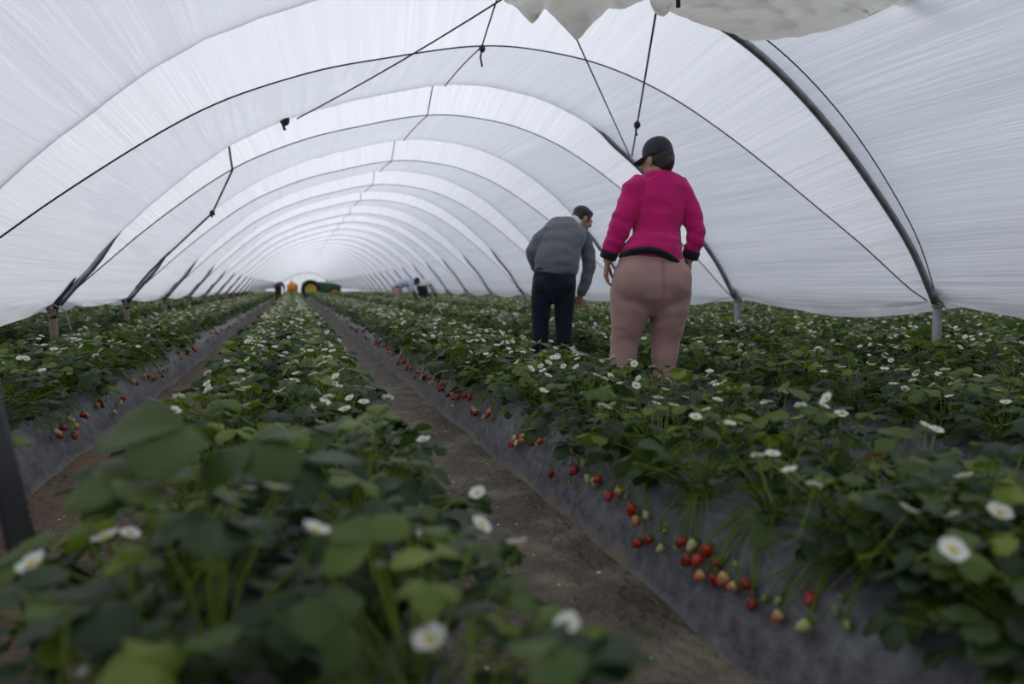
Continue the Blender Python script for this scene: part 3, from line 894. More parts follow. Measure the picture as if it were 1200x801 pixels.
NEAR_OF = {}; FRUIT_OF = {}
inds = [i for d, i in cand[:NIND]]
for q in NEAR_FLOWERS:
    i = min((i for i in inds if P[i][2] in (0, 1)), key=lambda i: (P[i][0] - q[0]) ** 2 + (P[i][1] - q[1]) ** 2); NEAR_OF.setdefault(i, []).append(q)
for q in NEAR_BERRIES:
    i = min((i for i in inds if P[i][2] == 1 and P[i][3] < 0), key=lambda i: abs(P[i][1] - .03 - q[0])); FRUIT_OF.setdefault(i, []).append(q)
for d, i in cand[:NIND]:
    x, y, b, ln = P[i]
    zt = bed_z(x - BED(b)) - .012
    base = Vector((x, y, zt))
    sx = 1.06 if b == 0 else 1.0
    root = empty('strawberry_plant', base)
    lab, grp = zone_label(x, y, b, ln, d)
    tag(root, lab, 'strawberry plant', grp)
    f = link(bpy.data.objects.new('foliage', FOLIAGE[rnd.randrange(NV)]), root)
    f.rotation_euler = (rnd.uniform(-.1, .1), rnd.uniform(-.1, .1) + ln * .22, rnd.uniform(0, 2 * PI))
    s_ = rnd.uniform(.92, 1.16) * sx
    f.scale = (s_, s_, s_ * rnd.uniform(.9, 1.1))
    mean = FRACT.get(b, 1.4)
    nf = 0 if d < 1.9 and b in (0, 1) else min(7, np.random.RandomState(i).poisson(mean))
    for q in range(nf):
        hi = d < 4.2
        o = bpy.data.objects.new('flower', (FLOWER_HI if hi else FLOWER_MID)[rnd.randrange(5)]); link(o, root)
        a = rnd.uniform(0, 2 * PI); r_ = rnd.uniform(.03, .22)
        o.location = (r_ * math.cos(a), r_ * math.sin(a), max(.12, rnd.uniform(.235, .31) - r_ * .38) * sx)
        o.rotation_euler = (rnd.uniform(-.7, .7) + .25, rnd.uniform(-.6, .6), rnd.uniform(0, 6))
        s_ = rnd.uniform(.82, 1.12); o.scale = (s_, s_, s_)
        if hi and d < 3.2:
            link(bpy.data.objects.new('flower_center', CENTRE), o)
        elif hi:
            o.data = FLOWER_MID[rnd.randrange(5)]
    nearb = d < 3.6
    if i in NEAR_OF:
        sm = MB()
        for q in NEAR_OF[i]:
            e_ = Vector(q) - base + Vector((0, 0, .025))
            sm.path([Vector((0, 0, .01)), e_ * .35 + Vector((0, 0, .07)), e_ * .8 + Vector((0, 0, .03)), e_ - Vector((0, 0, .004))], [.0026, .0024, .002, .0016], 5, 0, False, .75)
        sm.build('flower_stalk', M_stem, root, tint=True)
    for q in NEAR_OF.get(i, []):
        o = link(bpy.data.objects.new('flower', FLOWER_HI[rnd.randrange(5)]), root)
        o.location = Vector(q) - base + Vector((0, 0, .025)); o.rotation_euler = (rnd.uniform(.0, .7), rnd.uniform(-.4, .4), rnd.uniform(0, 6)); s_ = rnd.uniform(.9, 1.12); o.scale = (s_, s_, s_)
        link(bpy.data.objects.new('flower_center', CENTRE), o)
    if i in FRUIT_OF: add_fruit(root, base, 1, -1, True, 0, given=FRUIT_OF[i])
    elif b == 1 and ln < 0 and 2.55 < y and rnd.random() < .92: add_fruit(root, base, b, -1, nearb, rnd.choice([3, 4, 5, 6, 7]), .13, .225)
    elif b == -1 and ln > 0 and rnd.random() < .8: add_fruit(root, base, b, 1, nearb, rnd.choice([2, 3, 4, 5]), .13, .23)
    elif b == 0 and d > 1.4 and rnd.random() < .22: add_fruit(root, base, b, ln, nearb, rnd.choice([1, 2]), .1, .22)
    elif b in (1, 2, 3, -1) and rnd.random() < .25: add_fruit(root, base, b, ln, False, rnd.choice([2, 3]), .16, .25)

# the tall leaf and its neighbours that stand up out of the front of the middle row
def tall_plant():
    base = Vector((-.12, 1.0, bed_z(-.07) + .0))
    root = empty('strawberry_plant', base)
    tag(root, 'tall blurred strawberry plant raising pale leaves over the dry furrow', 'strawberry plant')
    rr = random.Random(5); mb = MB()
    for (dx, dy, dz, fx, fy, size, tint) in ((-.03, .06, .395, -1, .1, .12, .66), (.05, .08, .36, .5, -.6, .10, .55), (-.10, .02, .33, -1, -.5, .09, .7), (.12, .06, .33, 1, -.1, .095, .4), (.02, -.04, .28, -.2, -1, .09, .45), (.18, -.02, .26, 1, -.7, .09, .35), (-.02, .12, .30, .2, 1, .09, .5), (-.12, -.07, .20, -1, -.6, .09, .25), (.1, -.12, .2, .4, -1, .09, .3)):  # lighter tint on the raised leaves paints in their sheen
        tip = Vector((dx, dy, dz))
        add_leaf(mb, tip, Vector((fx, fy, .05)), Vector((fx * .15, fy * .15 - .15, 1)), size, rr, tint)
        mb.path([(0, 0, 0), Vector((dx * .3, dy * .3, dz * .5)), tip], [.0035, .003, .0022], 6, 1, False, .8)
    mb.build('foliage', [M_leaf, M_stem], root, tint=True)
    for (dx, dy, dz) in ((.09, -.02, .31), (.14, -.1, .27), (-.12, -.12, .14)):
        o = link(bpy.data.objects.new('flower', FLOWER_HI[rr.randrange(5)]), root); o.location = (dx, dy, dz); o.rotation_euler = (.4, rr.uniform(-.3, .3), rr.uniform(0, 6))
        link(bpy.data.objects.new('flower_center', CENTRE), o)
tall_plant()

# every other plant of the field, far rows and rows outside the view: one uncountable mass
def far_field():
    var = []
    for q in range(8):
        mb = plant_mb(300 + q, 21, True)
        var.append((np.array(mb.v, np.float32), np.array(mb.f, np.int32), np.array(mb.t, np.float32), np.array(mb.m, np.int32) * 6))
    fl = MB()
    for q in range(5):
        T = Matrix.Rotation(q * 2 * PI / 5, 4, 'Z')
        fl.add([T @ Vector(p) for p in [(.002, 0, .003), (.012, -.010, .001), (.020, 0, .004), (.012, .010, .001)]], [(0, 1, 2, 3)])
    fl.add([(-.006, -.006, .006), (.006, -.006, .006), (.006, .006, .006), (-.006, .006, .006)], [(0, 1, 2, 3)])
    fv = np.array(fl.v, np.float32); ff = np.array(fl.f, np.int32); fm = np.array([1] * 5 + [2], np.int32)
    bm = berry_mb(.036, .032, 6)
    bq = [q for q in bm.f if len(q) == 4]; bv = np.array(bm.v, np.float32); bf = np.array(bq, np.int32)
    V = []; F = []; Mi = []; T = []; nv = 0
    r = np.random.RandomState(3)
    def put(v, f, m, t):
        nonlocal nv
        V.append(v); F.append(f + nv); Mi.append(np.full(len(f), m, np.int32) if np.isscalar(m) else m); T.append(t); nv += len(v)
    for i, (x, y, b, ln) in enumerate(P):
        if i in ind: continue
        if (y > 25 and r.rand() < .3) or ((b < -3 or b > 6) and r.rand() < .2): continue
        v, f, t, mi = var[r.randint(8)]
        a = r.rand() * 6.283; s = r.uniform(.95, 1.2) * (1.1 if y > 25 else 1); ca, sa = math.cos(a) * s, math.sin(a) * s
        z0 = bed_z(x - BED(b)) - .01
        w = np.stack([v[:, 0] * ca - v[:, 1] * sa + x, v[:, 0] * sa + v[:, 1] * ca + y, v[:, 2] * s + z0], 1)
        put(w, f, mi, t + r.uniform(-.12, .16))
        for q in range(r.poisson(1.3 * FRACT.get(b, 2.4))):
            a = r.rand() * 6.283; rad = r.uniform(.03, .22); s = r.uniform(.9, 1.25)
            tx, ty = r.uniform(-.6, .6), r.uniform(-.6, .6)
            w = fv * s
            w = np.stack([w[:, 0], w[:, 1], w[:, 2] + w[:, 0] * tx + w[:, 1] * ty], 1) + np.array([x + rad * math.cos(a), y + rad * math.sin(a), z0 + max(.12, r.uniform(.24, .32) - rad * .36)], np.float32)
            put(w, ff, fm, np.full(len(w), .5, np.float32))
        if (b == 1 and ln < 0) or (b == -1 and ln > 0):
            for q in range(r.poisson(2.6 if y < 9 else 1.1)):
                p, o_ = side_pos(b, ln, y + r.uniform(-.12, .12), r.uniform(.13, .22))
                put(bv * r.uniform(.8, 1.1) + np.array([*(p + o_ * .014)], np.float32) + np.array([0, 0, .015], np.float32), bf, int(r.choice([3, 3, 4, 5])), np.full(len(bv), .5, np.float32))
    V = np.concatenate(V); F = np.concatenate(F); Mi = np.concatenate(Mi); T = np.concatenate(T)
    me = bpy.data.meshes.new('strawberry_field')
    me.vertices.add(len(V)); me.vertices.foreach_set('co', V.ravel())
    me.loops.add(F.size); me.loops.foreach_set('vertex_index', F.ravel())
    me.polygons.add(len(F)); me.polygons.foreach_set('loop_start', np.arange(0, F.size, 4, dtype=np.int32))
    for m_ in (M_leaf, M_petal, M_yel, M_ripe, M_half, M_pale, M_stem): me.materials.append(m_)
    me.polygons.foreach_set('material_index', Mi)
    at = me.attributes.new('tint', 'FLOAT', 'POINT'); at.data.foreach_set('value', T)
    me.update(calc_edges=True); me.validate()
    o = link(bpy.data.objects.new('strawberry_field', me))
    tag(o, 'mass of flowering strawberry plants filling the rows into the distance', 'strawberry plants', kind='stuff')
    print('far field', len(F), 'faces')
far_field()
def litter():
    mb = MB(); r = random.Random(11)
    for q in range(150):
        if q % 2: x = r.uniform(-1.08, -.45)
        else: x = r.uniform(.35, .95)
        y = r.uniform(.8, 8) if q % 3 else r.uniform(1, 3.5)
        s = r.uniform(.003, .008); a = r.uniform(0, 6)
        T = Matrix.Translation((x, y, .016 + r.uniform(0, .006))) @ Matrix.Rotation(a, 4, 'Z') @ Matrix.Rotation(r.uniform(-.4, .4), 4, 'X')
        mb.add([T @ Vector(p) for p in [(-s, 0, 0), (-.4 * s, -.7 * s, .001), (.6 * s, -.6 * s, 0), (s, 0, .002), (.5 * s, .7 * s, 0), (-.5 * s, .6 * s, .001)]], [(0, 1, 2, 3, 4, 5)])
    tag(mb.build('fallen_petals', M_petal), 'white fallen petals scattered on the soil of the furrows', 'petals', kind='stuff')
litter()

# ------------------------------------------------------------------ people
def skinmat(nm, c): return mat(nm, c, .5, tuple(a * .82 for a in c), 14, .1, 120)
def cloth(nm, c, k=.8, sc_=9, sheen=.2): return mat(nm, c, .9, tuple(a * k for a in c), sc_, .12, 350, spec=.2, sheen=sheen)
def finger(mb, a, dirs, lens, r0):
    p = Vector(a); pts = [p.copy()]
    for d, l in zip(dirs, lens):
        p = p + Vector(d).normalized() * l; pts.append(p.copy())
    rs = [r0 * (1 - .12 * i) for i in range(len(pts))]
    mb.limb([(*q, r, r) for q, r in zip(pts, rs)], 10, .9)
def hand(mb, wrist, down, out, palm, curl=.35, scale=1.0, thumb=1):
    """wrist point; down = direction of the fingers; out = across the palm toward the thumb; palm = direction the palm faces"""
    w = Vector(wrist); dn = Vector(down).normalized(); ou = Vector(out); ou = (ou - dn * ou.dot(dn)).normalized(); pa = Vector(palm); pa = (pa - dn * pa.dot(dn) - ou * pa.dot(ou)).normalized()
    s = scale
    for k, (off, l0) in enumerate(((.030, .98), (.010, 1.0), (-.010, .95), (-.029, .8))):
        a = w + dn * .085 * s + ou * off * s
        mb.limb([(*(w + dn * .005 + ou * off * .55 * s), .011 * s, .012 * s), (*(w + dn * .05 * s + ou * off * .85 * s), .0125 * s, .0125 * s), (*a, .0105 * s, .0105 * s)], 10, .7)
        d = dn.copy(); ds = []; c = curl * (1 + .12 * k)
        for q in range(3):
            ang = c * (q + .7)
            ds.append(dn * math.cos(ang) + pa * math.sin(ang) + ou * (off * 2.2))
        finger(mb, a, ds, [.042 * l0 * s, .027 * l0 * s, .021 * l0 * s], .0088 * s)
    a = w + dn * .022 * s + ou * .026 * s
    finger(mb, a, [ou * .75 + dn * .75 + pa * .25, dn + ou * .35 + pa * .35, dn + pa * .6], [.042 * s, .032 * s, .026 * s], .0115 * s)

def head(mb, c, fwd, up=(0, 0, 1), s=1.0):
    """skull, jaw, nose, lips, ears: c is the head centre, fwd the way the face looks"""
    y = Vector(fwd).normalized(); z = Vector(up); z = (z - y * z.dot(y)).normalized(); x = y.cross(z)
    Rm = Matrix((x, y, z)).transposed().to_4x4(); C = Vector(c)
    T = lambda p: C + (Rm @ Vector((p[0] * s, p[1] * s, p[2] * s)))
    mb.ell(T((0, -.012, .030)), (.074 * s, .094 * s, .088 * s), 20, Rm)
    mb.ell(T((0, .022, -.035)), (.058 * s, .064 * s, .075 * s), 18, Rm)
    mb.ell(T((0, .050, -.088)), (.028 * s, .026 * s, .022 * s), 12, Rm)     # chin
    mb.ell(T((0, .088, .022)), (.040 * s, .012 * s, .014 * s), 12, Rm)      # brow
    mb.limb([(*T((0, .085, .015)), .009 * s, .008 * s), (*T((0, .103, -.022)), .013 * s, .010 * s)], 10)   # nose
    mb.ell(T((0, .083, -.056)), (.024 * s, .010 * s, .009 * s), 12, Rm)     # lips
    for e in (-1, 1):
        mb.ell(T((e * .033, .078, -.018)), (.020 * s, .018 * s, .018 * s), 12, Rm)
        mb.ell(T((e * .076, -.010, -.005)), (.010 * s, .020 * s, .031 * s), 12, Rm)   # ears
        mb.ell(T((e * .026, .083, .004)), (.012 * s, .008 * s, .009 * s), 10, Rm)    # eyes
    return T, Rm

def wrinkle(amp, fx, fy, fz, seed):
    def f(c):
        a = mnoise.noise(Vector((c.x * fx + seed, c.y * fy, c.z * fz)))
        return amp * (1 - 2.2 * abs(a)) * .6 + amp * .5 * mnoise.noise(Vector((c.x * 5, c.y * 5 + seed, c.z * 5)))
    return f

def woman():
    S_ = 214.; X0 = 760
    def q(px, py, yd, rx, ry, *e): return ((px - X0) / S_, yd, CAM_H - (py - 336) / S_, rx / S_, ry / S_, *[k / S_ for k in e])
    def p(px, py, yd=0): return Vector(((px - X0) / S_, yd, CAM_H - (py - 336) / S_))
    root = empty('person', WOMAN, -YAW)
    tag(root, 'standing woman in a pink jacket, pale brown trousers and a dark cap, seen from behind', 'person')
    skin = skinmat('tan skin', (.42, .245, .175)); pink = cloth('pink fleece', (.62, .014, .17), .8, 10, .2); tan = cloth('dusty rose jersey', (.42, .25, .225), .9, 6, .2)
    blk = cloth('black ribbing', (.018, .016, .020)); capm = cloth('charcoal cap', (.040, .041, .048), .8, 30); hairm = mat('dark brown hair', (.03, .018, .013), .5, None, 60, .4, 120, stretch=(1, 1, 4))
    # body
    mb = MB()
    T, Rm = head(mb, p(764.5, 191, .015), (-.62, .76, -.10), s=.90)
    mb.limb([q(767, 206, .0, 13, 12), q(766, 190, .01, 12.5, 12.5)], 18)
    mb.limb([q(767, 212, .0, 22, 14), q(768, 225, 0, 29, 18), q(767, 262, -.01, 25, 19), q(765, 295, -.01, 30, 23), q(760, 335, -.02, 40, 28), q(760, 350, -.02, 40, 27)], 22)
    legL = [q(738, 345, -.01, 20, 20), q(735, 372, 0, 18.5, 18), q(729, 410, 0, 13, 14), q(727, 430, -.01, 12.5, 14), q(727, 470, 0, 10, 10), q(727, 508, 0, 8, 9)]
    legR = [q(781, 345, -.01, 20, 20), q(779, 372, 0, 18.5, 18), q(777, 410, 0, 13, 14), q(776, 430, -.01, 12.5, 14), q(776, 470, 0, 10, 10), q(777, 508, 0, 8, 9)]
    for L_ in (legL, legR):
        mb.limb(L_, 18)
        mb.limb([(L_[-1][0], -.05, .045, .035, .035), (L_[-1][0], .06, .04, .042, .032), (L_[-1][0], .15, .032, .036, .024)], 14)
    armL = [q(741, 222, 0, 11, 11), q(729, 245, -.02, 10.5, 10.5), q(720, 270, -.035, 9, 9), q(713, 290, -.01, 7.5, 7.5), q(709, 306, .01, 5.6, 6.4)]
    armR = [q(793, 225, 0, 10, 10), q(802, 250, -.02, 9, 9), q(806.5, 272, -.035, 8, 8), q(806, 290, -.02, 6.5, 6.5), q(803, 305, -.01, 5.6, 6.2)]
    mb.limb(armL, 16); mb.limb(armR, 16)
    hand(mb, p(708.5, 305, .01), (-.06, .12, -1), (.25, .9, 0), (.9, -.3, 0), .45, .98)
    hand(mb, p(803, 304, -.01), (-.12, .10, -1), (-.3, .9, 0), (-.9, -.25, 0), .75, .95)
    mb.solid('body', skin, root, .0046, 3)
    # trousers
    mb = MB()
    mb.limb([q(762, 297, -.01, 31, 25), q(761, 304, -.015, 36.5, 28), q(759.5, 316, -.02, 43, 33), q(759, 332, -.025, 46, 36), q(759.5, 346, -.025, 45.5, 33), q(759, 354, -.015, 43, 27)], 30)
    mb.ell(p(740, 331, -.075), (.118, .118, .135)); mb.ell(p(779, 330, -.075), (.114, .118, .130))
    mb.limb([q(736, 340, -.01, 24.5, 27), q(735.5, 362, -.02, 23.2, 27), q(733.5, 380, -.012, 20.5, 23), q(730, 400, 0, 16.8, 17.5), q(727.5, 428, -.005, 14.6, 16), q(727, 470, 0, 13.5, 13.5), q(727, 500, 0, 12.5, 12.5), q(727, 512, 0, 11, 11)], 24)
    mb.limb([q(783, 340, -.01, 23.5, 27), q(781, 362, -.02, 21.8, 27), q(779.5, 380, -.012, 19.5, 22.5), q(778, 400, 0, 16.8, 17.5), q(776.8, 428, -.005, 13.8, 15), q(776.5, 470, 0, 12.8, 13), q(776.5, 500, 0, 12, 12), q(777, 512, 0, 10.5, 10.5)], 24)
    def wr(c):
        a = math.exp(-((c.z - .70) / .10) ** 2) * (1 if abs(c.x) < .2 else .4)
        d = -.004 * a * (1 - 2 * abs(mnoise.noise(Vector((c.x * 5 - c.z * 9, c.y * 5, c.z * 16)))))
        d += .005 * (1 - 2.2 * abs(mnoise.noise(Vector((c.x * 8 + c.z * 5, c.y * 8, c.z * 6)))))
        d += .005 * math.exp(-((c.z - .42) / .12) ** 2) * (mnoise.noise(Vector((c.x * 7, c.y * 7 + 3, c.z * 22))))
        if c.y < -.02 and c.z > .72: d -= .012 * math.exp(-((c.x - .03) / .012) ** 2) * min(1, (c.z - .72) / .1) * (1 if c.z < 1.02 else 0)
        return d
    mb.solid('trousers', tan, root, .0062, 34, wr)
    # jacket
    mb = MB()
    mb.limb([q(759.5, 295, -.016, 38, 33.5, 11), q(762, 287, -.014, 34.5, 31.5, 8), q(764, 276, -.008, 27.5, 27, 3), q(765.5, 262, -.005, 27.5, 25), q(768.5, 244, 0, 32, 23.5), q(769, 231, 0, 34, 21.5), q(768.5, 221, 0, 32.5, 19), q(767.5, 213, 0, 25, 16), q(766.5, 208, 0, 17, 14)], 28)
    mb.limb([q(747, 221, 0, 16, 15), q(738, 226, -.005, 14.5, 14.5), q(731, 245, -.02, 13.4, 13.6), q(725, 259, -.03, 13, 13), q(720, 272, -.035, 12.4, 12.4), q(715, 285, -.015, 11, 11.4), q(711, 296, 0, 9.6, 10)], 20)
    mb.limb([q(787, 222, 0, 15, 15), q(795, 229, -.005, 12.6, 14), q(801, 245, -.02, 11.4, 13), q(806.5, 260, -.03, 10.8, 12.4), q(809, 272, -.035, 10.0, 11.8), q(808.5, 285, -.025, 9.2, 10.8), q(806, 296, -.015, 8.6, 9.6)], 20)
    def wj(c):
        arm = abs(c.x + .0) > .145
        d = .007 * (1 - 2.4 * abs(mnoise.noise(Vector((c.x * 5 + c.z * 3, c.y * 5, c.z * 8)))))
        if arm: d += .008 * mnoise.noise(Vector((c.x * 4, c.y * 4, c.z * 30 + c.x * 14))) * min(1, max(0, (1.33 - c.z) / .12))
        d += .007 * math.exp(-((c.z - 1.12) / .05) ** 2) * mnoise.noise(Vector((c.x * 6, c.y * 6, c.z * 34)))
        return d * min(1, max(0, (c.z - 1.06) / .06))
    mb.solid('jacket', pink, root, .0058, 4, wj)
    # ribbed bands and collar
    def band(nm, secs, m_, dome=.15):
        b_ = MB(); b_.limb(secs, 28, dome); return b_.build(nm, m_, root)
    band('hem_band', [q(759, 299.5, -.019, 40, 36.2, 12), q(760, 296, -.018, 39.5, 35.8, 11)], blk)
    band('cuff', [q(708.5, 303, .004, 9.8, 10.2), q(711.5, 294.5, .0, 10.6, 10.9)], blk)
    band('cuff', [q(803.8, 303, -.012, 9.6, 10.2), q(806.3, 294.5, -.015, 10.2, 10.8)], blk)
    band('collar', [q(766, 211, 0, 18.5, 15.5), q(765.5, 203.5, 0, 16.0, 14.4)], pink, .1)
    # hair and cap
    mb = MB(); mb.ell(T((0, -.030, .012)), (.069, .080, .076), 20, Rm); mb.ell(T((0, -.068, -.035)), (.050, .036, .042), 16, Rm)
    mb.ell(p(776, 195, -.07), (.026, .028, .03), 14)
    mb.solid('hair', hairm, root, .006, 3, lambda c: .002 * mnoise.noise(c * 60))
    mb = MB(); ca = []
    for i in range(9):
        a = PI / 2 * i / 8
        ca.append((max(.003, .077 * math.cos(a) ** .8), .090 * math.sin(a)))
    ca = [(.074, -.022), (.078, -.010)] + ca
    Mt = Matrix.Translation(T((0, -.012, .046))) @ Rm @ Matrix.Rotation(-.10, 4, 'X') @ Matrix.Diagonal((1, 1.14, 1, 1))
    mb.lathe(ca, 28, 0, Mt)
    cap = mb.build('cap', capm, root)
    mb = MB(); top = []; bot = []
    for i in range(13):
        a = -1.15 + 2.3 * i / 12
        for rad, zz in ((.066, .0), (.100, .001), (.128, -.005)):
            rr_ = rad if rad < .07 else rad * (1 - .22 * (abs(a) / 1.15) ** 2.2) 
            pt = (rr_ * math.sin(a) * .95, rr_ * math.cos(a) + .015, zz - .012 * (a / 1.15) ** 2 * (rad > .1))
            top.append(pt)
    n = len(top)
    vs = top + [(a, b, c - .005) for a, b, c in top]
    fs = []
    for i in range(12):
        for c in (0, 1):
            fs.append((i * 3 + c, i * 3 + c + 1, i * 3 + c + 4, i * 3 + c + 3)); fs.append((n + i * 3 + c, n + i * 3 + c + 3, n + i * 3 + c + 4, n + i * 3 + c + 1))
        fs.append((i * 3 + 2, n + i * 3 + 2, n + i * 3 + 5, i * 3 + 5)); fs.append((i * 3, i * 3 + 3, n + i * 3 + 3, n + i * 3))
    fs.append((0, n, n + 1, 1)); fs.append((1, n + 1, n + 2, 2)); fs.append((36, 37, n + 37, n + 36)); fs.append((37, 38, n + 38, n + 37))
    Mb = Matrix.Translation(T((0, -.012, .034))) @ Rm @ Matrix.Rotation(-.10, 4, 'X')
    mb.add([Mb @ Vector(v) for v in vs], fs); mb.build('brim', capm, cap)
    mb = MB(); mb.ell(Mt @ Vector((0, 0, .090)), (.008, .008, .004), 10); mb.build('button', capm, cap)
    for X in (legL[-1][0], legR[-1][0]):
        mb = MB(); mb.limb([(X, -.075, .045, .042, .042), (X, 0, .05, .046, .048), (X, .09, .038, .05, .036), (X, .17, .03, .042, .028)], 18)
        mb.solid('shoe', cloth('dark work shoe', (.04, .035, .03)), root, .006, 2)
woman()

def man():
    S_ = 135.; X0 = 650
    def q(px, py, yd, rx, ry, *e): return ((px - X0) / S_, yd, CAM_H - (py - 336) / S_, rx / S_, ry / S_, *[k / S_ for k in e])
    def p(px, py, yd=0): return Vector(((px - X0) / S_, yd, CAM_H - (py - 336) / S_))
    root = empty('person', MAN, -YAW)
    tag(root, 'man in grey sweater and dark jeans leaning forward, left of the woman', 'person')
    skin = skinmat('light brown skin', (.40, .235, .17)); grey = cloth('grey knit wool', (.135, .145, .165), .85, 14, .3); jean = cloth('dark navy denim', (.013, .017, .031), .7, 12, .1)
    hairm = mat('short black hair', (.012, .010, .010), .45, None, 60, .4, 120); wht = cloth('white shirt', (.72, .73, .75), .95)
    mb = MB()
    T, Rm = head(mb, p(687, 253.5, .36), (.80, .38, -.42), (-.1, .0, 1), .98)
    mb.limb([q(676, 263, .29, 8.5, 8), q(684, 255, .34, 8, 8)], 16)
    mb.limb([q(650, 330, 0, 20, 14), q(651, 315, 0, 19, 13), q(656, 295, .08, 19, 13), q(662, 275, .18, 21, 13), q(668, 264, .25, 15, 10)], 20)
    legL = [q(637, 338, 0, 11.5, 12), q(634, 358, 0, 10, 10.5), q(632.5, 385, -.01, 7.5, 8), q(632.5, 400, -.01, 7.4, 8), q(632, 430, 0, 6, 6.5), q(632, 449, 0, 5, 5.5)]
    legR = [q(662, 338, 0, 11.5, 12), q(661.5, 358, 0, 10, 10.5), q(661, 385, -.01, 7.5, 8), q(661, 400, -.01, 7.4, 8), q(661, 430, 0, 6, 6.5), q(661, 449, 0, 5, 5.5)]
    for L_ in (legL, legR):
        mb.limb(L_, 16)
        mb.limb([(L_[-1][0], -.05, .045, .036, .036), (L_[-1][0], .08, .04, .045, .034), (L_[-1][0], .18, .032, .038, .026)], 14)
    armL = [q(648, 274, .16, 6, 6), q(632, 283, .125, 5.5, 5.5), q(624, 295, .085, 5, 5), q(626, 306, .11, 4.5, 4.5), q(630, 315, .16, 4.2, 4.4)]
    armR = [q(687, 277, .24, 8, 8), q(692, 297, .22, 7, 7), q(693, 313, .20, 6, 6), q(687, 332, .18, 5, 5), q(682.5, 346, .16, 3.9, 4.2)]
    mb.limb(armL, 14); mb.limb(armR, 14)
    hand(mb, p(630, 315, .16), (.45, .55, -.6), (.5, -.2, .6), (.8, -.2, 0), .4, 1.0)
    hand(mb, p(682.5, 346, .16), (-.18, -.05, -1), (-.9, .5, 0), (-.5, -.7, 0), .85, 1.02)
    mb.solid('body', skin, root, .0052, 3)
    mb = MB()
    mb.limb([q(651, 315, 0, 23.5, 16), q(650, 325, -.005, 25.3, 17.5), q(649, 337, -.01, 26, 18.2), q(648.5, 346, -.005, 25, 16)], 26)
    mb.ell(p(638, 334, -.055), (.105, .085, .10)); mb.ell(p(660, 334, -.055), (.105, .085, .10))
    mb.limb([q(636, 340, 0, 13.3, 14.5), q(634.5, 356, 0, 12.4, 13), q(633.5, 375, 0, 10.6, 11), q(632.8, 397, -.01, 9.6, 10), q(632.5, 425, 0, 9, 9), q(632, 452, 0, 8.6, 8.6)], 20)
    mb.limb([q(661.5, 340, 0, 13.3, 14.5), q(661.5, 356, 0, 12.2, 13), q(661, 375, 0, 10.6, 11), q(661, 397, -.01, 9.4, 10), q(661, 425, 0, 9, 9), q(661, 452, 0, 8.6, 8.6)], 20)
    def wr(c):
        d = .006 * mnoise.noise(Vector((c.x * 6, c.y * 6, c.z * 20))) * (1 if c.z < .75 else .4)
        if c.y < -.02 and c.z > .80: d -= .010 * math.exp(-((c.x + .01) / .014) ** 2)
        return d
    mb.solid('jeans', jean, root, .008, 4, wr)
    mb = MB()
    mb.limb([q(651.5, 319, 0, 24.6, 17.5), q(652, 312, .005, 26, 18), q(654, 301, .035, 25.6, 17.5), q(657, 288, .09, 25.2, 16.5), q(661, 276, .16, 26.5, 15), q(664.5, 268, .22, 25, 13.5), q(667, 262.5, .255, 21, 12), q(670.5, 259, .275, 13, 9.5)], 26)
    mb.limb([q(654, 271, .20, 9.5, 10), q(643.5, 272, .17, 9.6, 10), q(633, 281, .13, 9.4, 9.2), q(624, 295, .08, 8.2, 8.2), q(625.5, 304, .10, 7.2, 7.4), q(629, 313, .14, 5.8, 6.2)], 18)
    mb.limb([q(678, 271, .23, 11, 11), q(687, 277, .24, 10, 10), q(692, 295, .22, 8.8, 9), q(693.4, 312, .20, 7.8, 8), q(689, 329, .18, 6.9, 7), q(684, 342, .165, 5.6, 5.8)], 18)
    def wj(c):
        d = .006 * (1 - 2.4 * abs(mnoise.noise(Vector((c.x * 5 + c.z * 4, c.y * 4, c.z * 6))))) 
        d += .007 * mnoise.noise(Vector((c.x * 6 - c.z * 5, c.y * 4, c.z * 16)))
        return d
    mb.solid('sweater', grey, root, .0072, 4, wj)
    mb = MB(); mb.limb([q(674, 259.5, .285, 9.8, 9), q(678.5, 255.3, .31, 8.6, 8.2)], 22, .15); mb.build('shirt_collar', wht, root)
    mb = MB(); mb.limb([q(651.5, 321, 0, 24.4, 17.4), q(651.5, 316.5, 0, 25.2, 17.8)], 26, .1); mb.build('waist_rib', grey, root)
    mb = MB(); mb.limb([q(631, 315.5, .155, 5.9, 6), q(628.7, 312, .135, 6.2, 6.5)], 16, .2); mb.build('cuff', wht, root)
    mb = MB(); mb.limb([q(682.8, 345.5, .162, 5.4, 5.7), q(684.8, 340, .168, 6, 6.2)], 16, .2); mb.build('cuff', grey, root)
    mb = MB(); mb.ell(T((0, -.022, .045)), (.080, .094, .080), 20, Rm); mb.ell(T((0, -.055, -.01)), (.074, .058, .07), 18, Rm); mb.ell(T((0, .030, .082)), (.060, .05, .034), 14, Rm)
    for e in (-1, 1): mb.ell(T((e * .070, .02, .01)), (.008, .012, .026), 10, Rm)
    mb.solid('hair', hairm, root, .0065, 2, lambda c: .003 * mnoise.noise(c * 50))
    for X in (legL[-1][0], legR[-1][0]):
        mb = MB(); mb.limb([(X, -.08, .05, .045, .045), (X, 0, .055, .05, .05), (X, .11, .04, .052, .038), (X, .20, .03, .044, .028)], 18)
        mb.solid('shoe', cloth('dark leather shoe', (.03, .025, .02)), root, .007, 2)
man()

